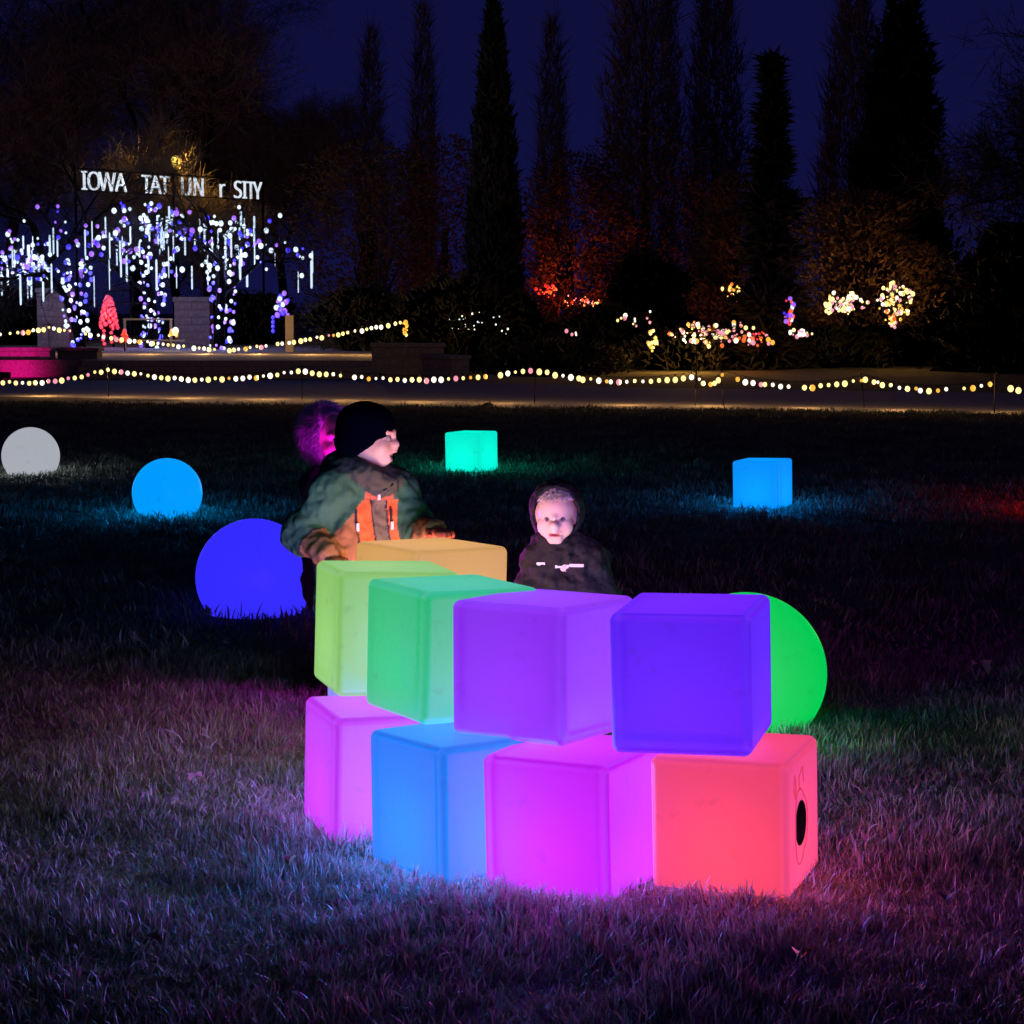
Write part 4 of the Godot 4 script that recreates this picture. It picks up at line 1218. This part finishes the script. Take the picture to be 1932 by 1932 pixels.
func shell_material(c: Color, e: float, pass_through := 0.058) -> StandardMaterial3D:
	var m := glow(c, e, lin(0.026, 0.026, 0.026))
	m.roughness = 0.42
	m.metallic_specular = 0.35
	m.backlight_enabled = true
	m.backlight = lin(pass_through, pass_through, pass_through)
	m.emission_operator = BaseMaterial3D.EMISSION_OP_MULTIPLY
	m.emission_texture = shell_dirt
	m.uv1_triplanar = true
	m.uv1_scale = Vector3.ONE * 1.37
	m.uv1_offset = Vector3(rng.randf(), rng.randf(), rng.randf())
	m.normal_enabled = true
	m.normal_texture = shell_grain
	m.normal_scale = 0.15
	return m

var cube_mesh: ArrayMesh

func light_cube(at: Vector3, turn: Vector3, c: Color, e: float, lamp: float, label: String, group := "glowing cubes stacked as a wall", core := 0.034, lamp_color := Color.BLACK) -> Node3D:
	var t := thing("light_cube", at, label, "light cube", group)
	t.basis = Basis(Vector3.UP, deg_to_rad(turn.x)) * Basis(Vector3.RIGHT, deg_to_rad(turn.y)) * Basis(Vector3.BACK, deg_to_rad(turn.z))
	t.position = at + Vector3(0, 0.175, 0) - t.basis * Vector3(0, 0.175, 0)
	part(t, "shell", cube_mesh, shell_material(c, e, core / lamp), Transform3D(Basis(), Vector3(0, 0.175, 0)))
	var ribs := begin()
	for k in 4:
		var a := Vector2([-1, 1][k % 2], [-1, 1][k / 2]) * 0.157
		box(ribs, Transform3D(Basis(), Vector3(a.x, 0, a.y)), Vector3(0.006, 0.300, 0.006))
		box(ribs, Transform3D(Basis(), Vector3(0, a.x, a.y)), Vector3(0.300, 0.006, 0.006))
		box(ribs, Transform3D(Basis(), Vector3(a.x, a.y, 0)), Vector3(0.006, 0.006, 0.300))
	part(t, "inner_frame", ribs.commit(), mat(lin(0.3, 0.3, 0.3)), Transform3D(Basis(), Vector3(0, 0.175, 0)))
	omni(t, Vector3(0, 0.115, 0), c if lamp_color == Color.BLACK else lamp_color, lamp, 0.085)
	return t

func light_ball(at: Vector3, d: float, c: Color, e: float, lamp: float, label: String) -> Node3D:
	var t := thing("light_ball", at, label, "light ball", "glowing balls on the lawn")
	var r := d / 2.0
	var prof := PackedVector2Array([Vector2(0, 0.012), Vector2(r * 0.55, 0.004), Vector2(r * 0.70, 0.0)])
	for i in 40:
		var a := lerpf(-asin(0.64), PI / 2, i / 39.0)
		prof.append(Vector2(maxf(r * cos(a), 0.0), r * 0.655 + r * sin(a)))
	part(t, "shell", lathe(prof, 64), shell_material(c, e, 0.014))
	omni(t, Vector3(0, r * 0.5, 0), c, lamp, 0.07)
	return t

# ---------------------------------------------------------------- lawn
func tuft(seed_at: int, blades: int, reach: float, tall: float, wide := 0.0021) -> ArrayMesh:
	var r := RandomNumberGenerator.new()
	r.seed = seed_at
	var st := begin()
	for i in blades:
		var p := Vector3(r.randf_range(-reach, reach), 0, r.randf_range(-reach, reach))
		var h := tall * r.randf_range(0.45, 1.0)
		var out := Vector3.RIGHT.rotated(Vector3.UP, r.randf() * TAU)
		var side := Vector3.RIGHT.rotated(Vector3.UP, r.randf() * TAU)
		var lean := r.randf_range(0.15, 0.9)
		var w := wide * r.randf_range(0.7, 1.4)
		var dry := r.randf()
		var c := Color(0.6, 0.72, 0.56) if dry < 0.55 else Color(1.5, 1.4, 1.2) if dry < 0.84 else Color(3.6, 3.4, 3.0)
		if dry > 0.86: h *= 1.15
		var q := []
		for k in 4:
			var f := k / 3.0
			q.append(p + Vector3.UP * h * f * (1.0 - 0.25 * lean * f) + out * h * lean * f * f)
		for k in 3:
			var w0 := w * (1.0 - pow(k / 3.0, 2.0))
			var w1 := w * (1.0 - pow((k + 1) / 3.0, 2.0))
			var n := side.cross(q[k + 1] - q[k]).normalized()
			for v in [q[k] - side * w0, q[k + 1] + side * w1, q[k] + side * w0] + ([q[k] - side * w0, q[k + 1] - side * w1, q[k + 1] + side * w1] if k < 2 else []):
				st.set_color(c); st.set_normal(n); st.add_vertex(v)
	return st.commit()

func grass_field(called: String, label: String, m: StandardMaterial3D, meshes: Array, near: float, far: float, spacing: float, margin: float, keep_out: Array, patch: FastNoiseLite, tone: FastNoiseLite, limit: Callable) -> void:
	var lists := []
	for i in meshes.size(): lists.append([[], []])
	var z := near
	while z < far:
		var half := z * 0.24 + margin
		var x := -half
		while x < half:
			var p := Vector3(x + rng.randf_range(-0.6, 0.6) * spacing, 0, -z + rng.randf_range(-0.6, 0.6) * spacing)
			x += spacing
			if not limit.call(p): continue
			var blocked := false
			for k in keep_out:
				var q: Vector3 = (k[0] as Transform3D) * p
				if absf(q.x) < k[1] and absf(q.z) < k[1]:
					blocked = true
					break
			if blocked: continue
			var f := patch.get_noise_2d(p.x, p.z)
			var s := clampf(1.0 + f * 0.9, 0.45, 1.5) * rng.randf_range(0.8, 1.2)
			var i := rng.randi() % meshes.size()
			var b := Basis(Vector3.UP, rng.randf() * TAU).scaled(Vector3(1.0, s, 1.0))
			b = Basis(Vector3(tone.get_noise_2d(p.x * 2.0, p.z * 2.0 + 50), 0, tone.get_noise_2d(p.x * 2.0 + 90, p.z * 2.0)).normalized(), 0.35 * rng.randf()) * b
			p.y = 0.022 * patch.get_noise_2d(p.x * 0.6 + 31.0, p.z * 0.6) - 0.004
			lists[i][0].append(Transform3D(b, p))
			var g := tone.get_noise_2d(p.x, p.z) * 0.5 + 0.5
			var c := Color(0.085, 0.10, 0.078).lerp(Color(0.195, 0.185, 0.16), clampf(g * 1.3 - 0.15 + rng.randf_range(-0.2, 0.2), 0, 1))
			lists[i][1].append(c * rng.randf_range(0.75, 1.25))
		z += spacing
	for i in meshes.size():
		var mm := MultiMesh.new()
		mm.transform_format = MultiMesh.TRANSFORM_3D
		mm.use_colors = true
		mm.mesh = meshes[i]
		mm.instance_count = lists[i][0].size()
		for k in mm.instance_count:
			mm.set_instance_transform(k, lists[i][0][k])
			mm.set_instance_color(k, lists[i][1][k])
		var o := MultiMeshInstance3D.new()
		o.name = numbered(called)
		o.multimesh = mm
		o.material_override = m
		tag(o, label, "grass", "", "stuff")
		add_child(o)

func _ready() -> void:
	rng.seed = 11
	# ------------------------------------------------ camera, sky, exposure
	var cam := Camera3D.new()
	cam.name = "camera"
	cam.position = Vector3(0, 1.439, 0)
	cam.rotation_degrees.x = -5.364
	cam.fov = 26.535
	cam.near = 0.1
	cam.far = 600.0
	cam.current = true
	add_child(cam)
	var env := Environment.new()
	env.background_mode = Environment.BG_SKY
	var sky := Sky.new()
	var sm := ProceduralSkyMaterial.new()
	sm.sky_top_color = Color(0.028, 0.045, 0.172)
	sm.sky_horizon_color = Color(0.064, 0.068, 0.25)
	sm.sky_curve = 0.25
	sm.ground_bottom_color = Color(0.01, 0.01, 0.02)
	sm.ground_horizon_color = Color(0.05, 0.05, 0.16)
	sm.sun_angle_max = 1.0
	sky.sky_material = sm
	env.sky = sky
	env.tonemap_mode = Environment.TONE_MAPPER_LINEAR
	env.tonemap_exposure = 1.0
	env.sdfgi_enabled = true
	env.ssao_enabled = true
	env.ssil_enabled = true
	var we := WorldEnvironment.new()
	we.name = "surroundings"
	we.environment = env
	add_child(we)
	var dusk := DirectionalLight3D.new()
	dusk.name = "dusk"
	dusk.rotation_degrees = Vector3(-35, 150, 0)
	dusk.light_color = Color(0.75, 0.8, 1.0)
	dusk.light_energy = 0.004
	dusk.light_angular_distance = 15.0
	dusk.shadow_enabled = true
	dusk.sky_mode = DirectionalLight3D.SKY_MODE_LIGHT_ONLY
	add_child(dusk)

	# ------------------------------------------------ ground, path, terrace
	var soil := mat(Color.WHITE, 0.95)
	soil.albedo_texture = noise_tex(0.02, 3, lin(0.03, 0.032, 0.018), lin(0.075, 0.07, 0.04))
	soil.uv1_triplanar = true
	soil.uv1_world_triplanar = true
	soil.uv1_scale = Vector3.ONE * 0.35
	var gm := PlaneMesh.new()
	gm.size = Vector2(700, 700)
	struct("lawn", gm, soil, Transform3D(Basis(), Vector3(0, 0, -200)))
	build_setting()

	# ------------------------------------------------ the glowing blocks
	shell_grain = noise_tex(0.05, 8, Color.BLACK, Color.WHITE, 512, true, 2.0)
	shell_dirt = noise_tex(0.016, 21, Color(0.92, 0.92, 0.92), Color.WHITE, 512, false, 1.0, 0.04, 0.24)
	cube_mesh = rounded_box(Vector3.ONE * 0.175, 0.022)
	var E := 0.72
	var L := 0.85
	var cubes := []
	var wall := "glowing cubes stacked as a wall"
	cubes.append(light_cube(Vector3(-0.3669, -0.005, -5.9416), Vector3(-70.71, -1.23, -0.85), Color(0.80, 0.16, 1.0), E, L * 1.3, "glowing orchid purple cube at the left end of the bottom row"))
	cubes.append(light_cube(Vector3(-0.1320, -0.003, -5.5518), Vector3(-54.68, 0.03, 0.99), Color(0.0, 0.50, 1.0), 0.74, L * 3.0, "glowing azure blue cube in the bottom row between the purple and the magenta cube", wall, 0.046, Color(0.0, 0.50, 1.0)))
	cubes.append(light_cube(Vector3(0.1626, -0.012, -5.3993), Vector3(-28.91, 1.38, 0.82), Color(0.80, 0.0, 1.0), E, L * 1.3, "glowing magenta cube in the bottom row between the azure and the coral red cube"))
	var red := light_cube(Vector3(0.5696, -0.013, -5.4244), Vector3(-20.48, 1.88, 0.87), Color(0.97, 0.27, 0.44), E, L * 1.5, "glowing coral red cube with a round dark hole, right end of the bottom row", wall, 0.040, Color(1.0, 0.28, 0.2))
	cubes.append(red)
	cubes.append(light_cube(Vector3(-0.3626, 0.354, -6.1738), Vector3(-74.22, -2.0, 0.8), Color(0.56, 0.83, 0.36), E, L * 0.5, "glowing yellow-green cube at the left end of the top row", wall, 0.020))
	cubes.append(light_cube(Vector3(-0.1643, 0.350, -5.8248), Vector3(-60.0, -1.26, -0.29), Color(0.0, 0.80, 0.44), E, L * 0.4, "glowing emerald green cube in the top row between the yellow-green and the purple cube", wall, 0.018))
	cubes.append(light_cube(Vector3(0.0832, 0.340, -5.5947), Vector3(-34.77, -0.51, 0.6), Color(0.56, 0.12, 1.0), E, L * 0.45, "glowing purple cube in the top row above the azure and magenta cubes", wall, 0.018))
	cubes.append(light_cube(Vector3(0.4537, 0.353, -5.3973), Vector3(-15.21, 1.85, 1.15), Color(0.32, 0.07, 1.0), 0.78, L * 0.6, "glowing indigo cube standing on the coral red cube, right end of the top row", wall, 0.020))
	cubes.append(light_cube(Vector3(-0.2557, 0.354, -6.7638), Vector3(-52.38, -1.4, -0.3), Color(0.88, 0.66, 0.34), E, L * 0.75, "glowing amber cube at the back end of the top row under a child's hand"))
	cubes.append(light_cube(Vector3(-0.345, -0.004, -6.42), Vector3(-72.0, 0, 0), Color(0.5, 0.55, 1.0), E, L * 0.6, "glowing pale cube hidden behind the orchid purple cube, under the yellow-green one"))
	cubes.append(light_cube(Vector3(-0.25, -0.004, -6.83), Vector3(-55.0, 0, 0), Color(0.9, 0.5, 0.3), E, L * 0.6, "glowing cube of the bottom row directly under the amber cube"))
	light_cube(Vector3(-0.50, 0.40, -7.74), Vector3(8, 0, 0), Color(0.95, 0.08, 1.0), E, L * 1.0, "glowing magenta cube held behind the child in the black cap, lighting the fluffy hood")
	var field := "glowing cubes standing alone on the lawn"
	cubes.append(light_cube(Vector3(1.8306, -0.01, -15.8057), Vector3(-24.16, 0.49, 1.15), Color(0.0, 0.56, 1.0), 0.9, L * 0.8, "glowing sky blue cube alone on the lawn at the right", field))
	cubes.append(light_cube(Vector3(-0.3605, -0.004, -19.2782), Vector3(-28.88, 0.51, 0.74), Color(0.0, 0.92, 0.80), 0.9, L * 0.4, "glowing turquoise cube alone far out on the lawn in the middle", field))
	cubes.append(light_cube(Vector3(3.98, -0.004, -15.6), Vector3(20, 0, 0), Color(1.0, 0.12, 0.05), E, L * 0.4, "glowing red cube on the lawn past the right edge of the view", field))
	light_ball(Vector3(0.807, 0, -7.42), 0.559, Color(0.0, 0.78, 0.32), 0.98, L, "glowing green ball half hidden behind the indigo and coral red cubes")
	omni(self, Vector3(0.75, 0.10, -6.9), Color(0.0, 0.78, 0.32), 0.28, 0.02)
	light_ball(Vector3(-1.221, -0.012, -10.22), 0.555, Color(0.20, 0.17, 1.0), 0.95, L, "glowing ultramarine ball partly hidden by the child in the orange jacket")
	light_ball(Vector3(-2.398, 0, -15.05), 0.485, Color(0.0, 0.60, 1.0), 0.95, L * 0.9, "glowing sky blue ball on the lawn at the left")
	light_ball(Vector3(-4.175, 0, -18.8), 0.497, Color(0.70, 0.72, 0.76), 0.8, L * 0.5, "glowing white ball at the left edge of the lawn")

	# hole and moulding on the red cube's side
	red_cube_details(red)

	# ------------------------------------------------ grass
	var keep := []
	for c: Node3D in cubes: keep.append([c.transform.affine_inverse(), 0.172])
	var gmat := vcol(0.55)
	gmat.backlight_enabled = true
	gmat.backlight = lin(0.5, 0.5, 0.5)
	var patch := noise(1.3, 5, 3)
	var tone := noise(0.8, 9, 4)
	var all := func(_p: Vector3) -> bool: return true
	var near_meshes := []
	for i in 4: near_meshes.append(tuft(40 + i, 42, 0.06, 0.052))
	grass_field("grass", "short dry grass of the lawn round the glowing cubes", gmat, near_meshes, 3.6, 9.0, 0.062, 0.5, keep, patch, tone, all)
	var far_meshes := []
	for i in 3: far_meshes.append(tuft(60 + i, 36, 0.12, 0.06, 0.004))
	grass_field("grass", "dark grass of the lawn farther back", gmat, far_meshes, 9.0, 34.0, 0.16, 0.8, keep, patch, tone, func(p: Vector3) -> bool: return -p.z < 31.3 - 0.22 * p.x)
	# ------------------------------------------------ children and small things
	boy()
	toddler()
	fluffy_child()
	fallen_leaf(Vector3(-0.24, 0.04, -30.8), 0.22, lin(0.55, 0.45, 0.2), "pale curled leaf on the far edge of the lawn, left of the middle")
	fallen_leaf(Vector3(1.83, 0.035, -8.25), 0.11, lin(0.4, 0.3, 0.2), "dry brown leaf on the grass right of the green ball")
	fallen_leaf(Vector3(0.62, 0.05, -4.55), 0.06, lin(0.45, 0.3, 0.2), "small brown leaf in the dark grass before the coral red cube")
	fallen_leaf(Vector3(1.02, 0.05, -5.0), 0.055, lin(0.5, 0.4, 0.3), "small tan leaf in the violet grass right of the coral red cube")
	fallen_leaf(Vector3(-0.82, 0.05, -4.7), 0.055, lin(0.5, 0.45, 0.35), "small pale leaf in the dark grass at the lower left")
	fallen_leaf(Vector3(-0.95, 0.05, -6.3), 0.06, lin(0.4, 0.3, 0.2), "small brown leaf in the grass left of the orchid purple cube")
	fallen_leaf(Vector3(-0.56, 0.05, -5.33), 0.045, lin(0.35, 0.3, 0.25), "small pale leaf in the blue-lit grass left of the azure cube")
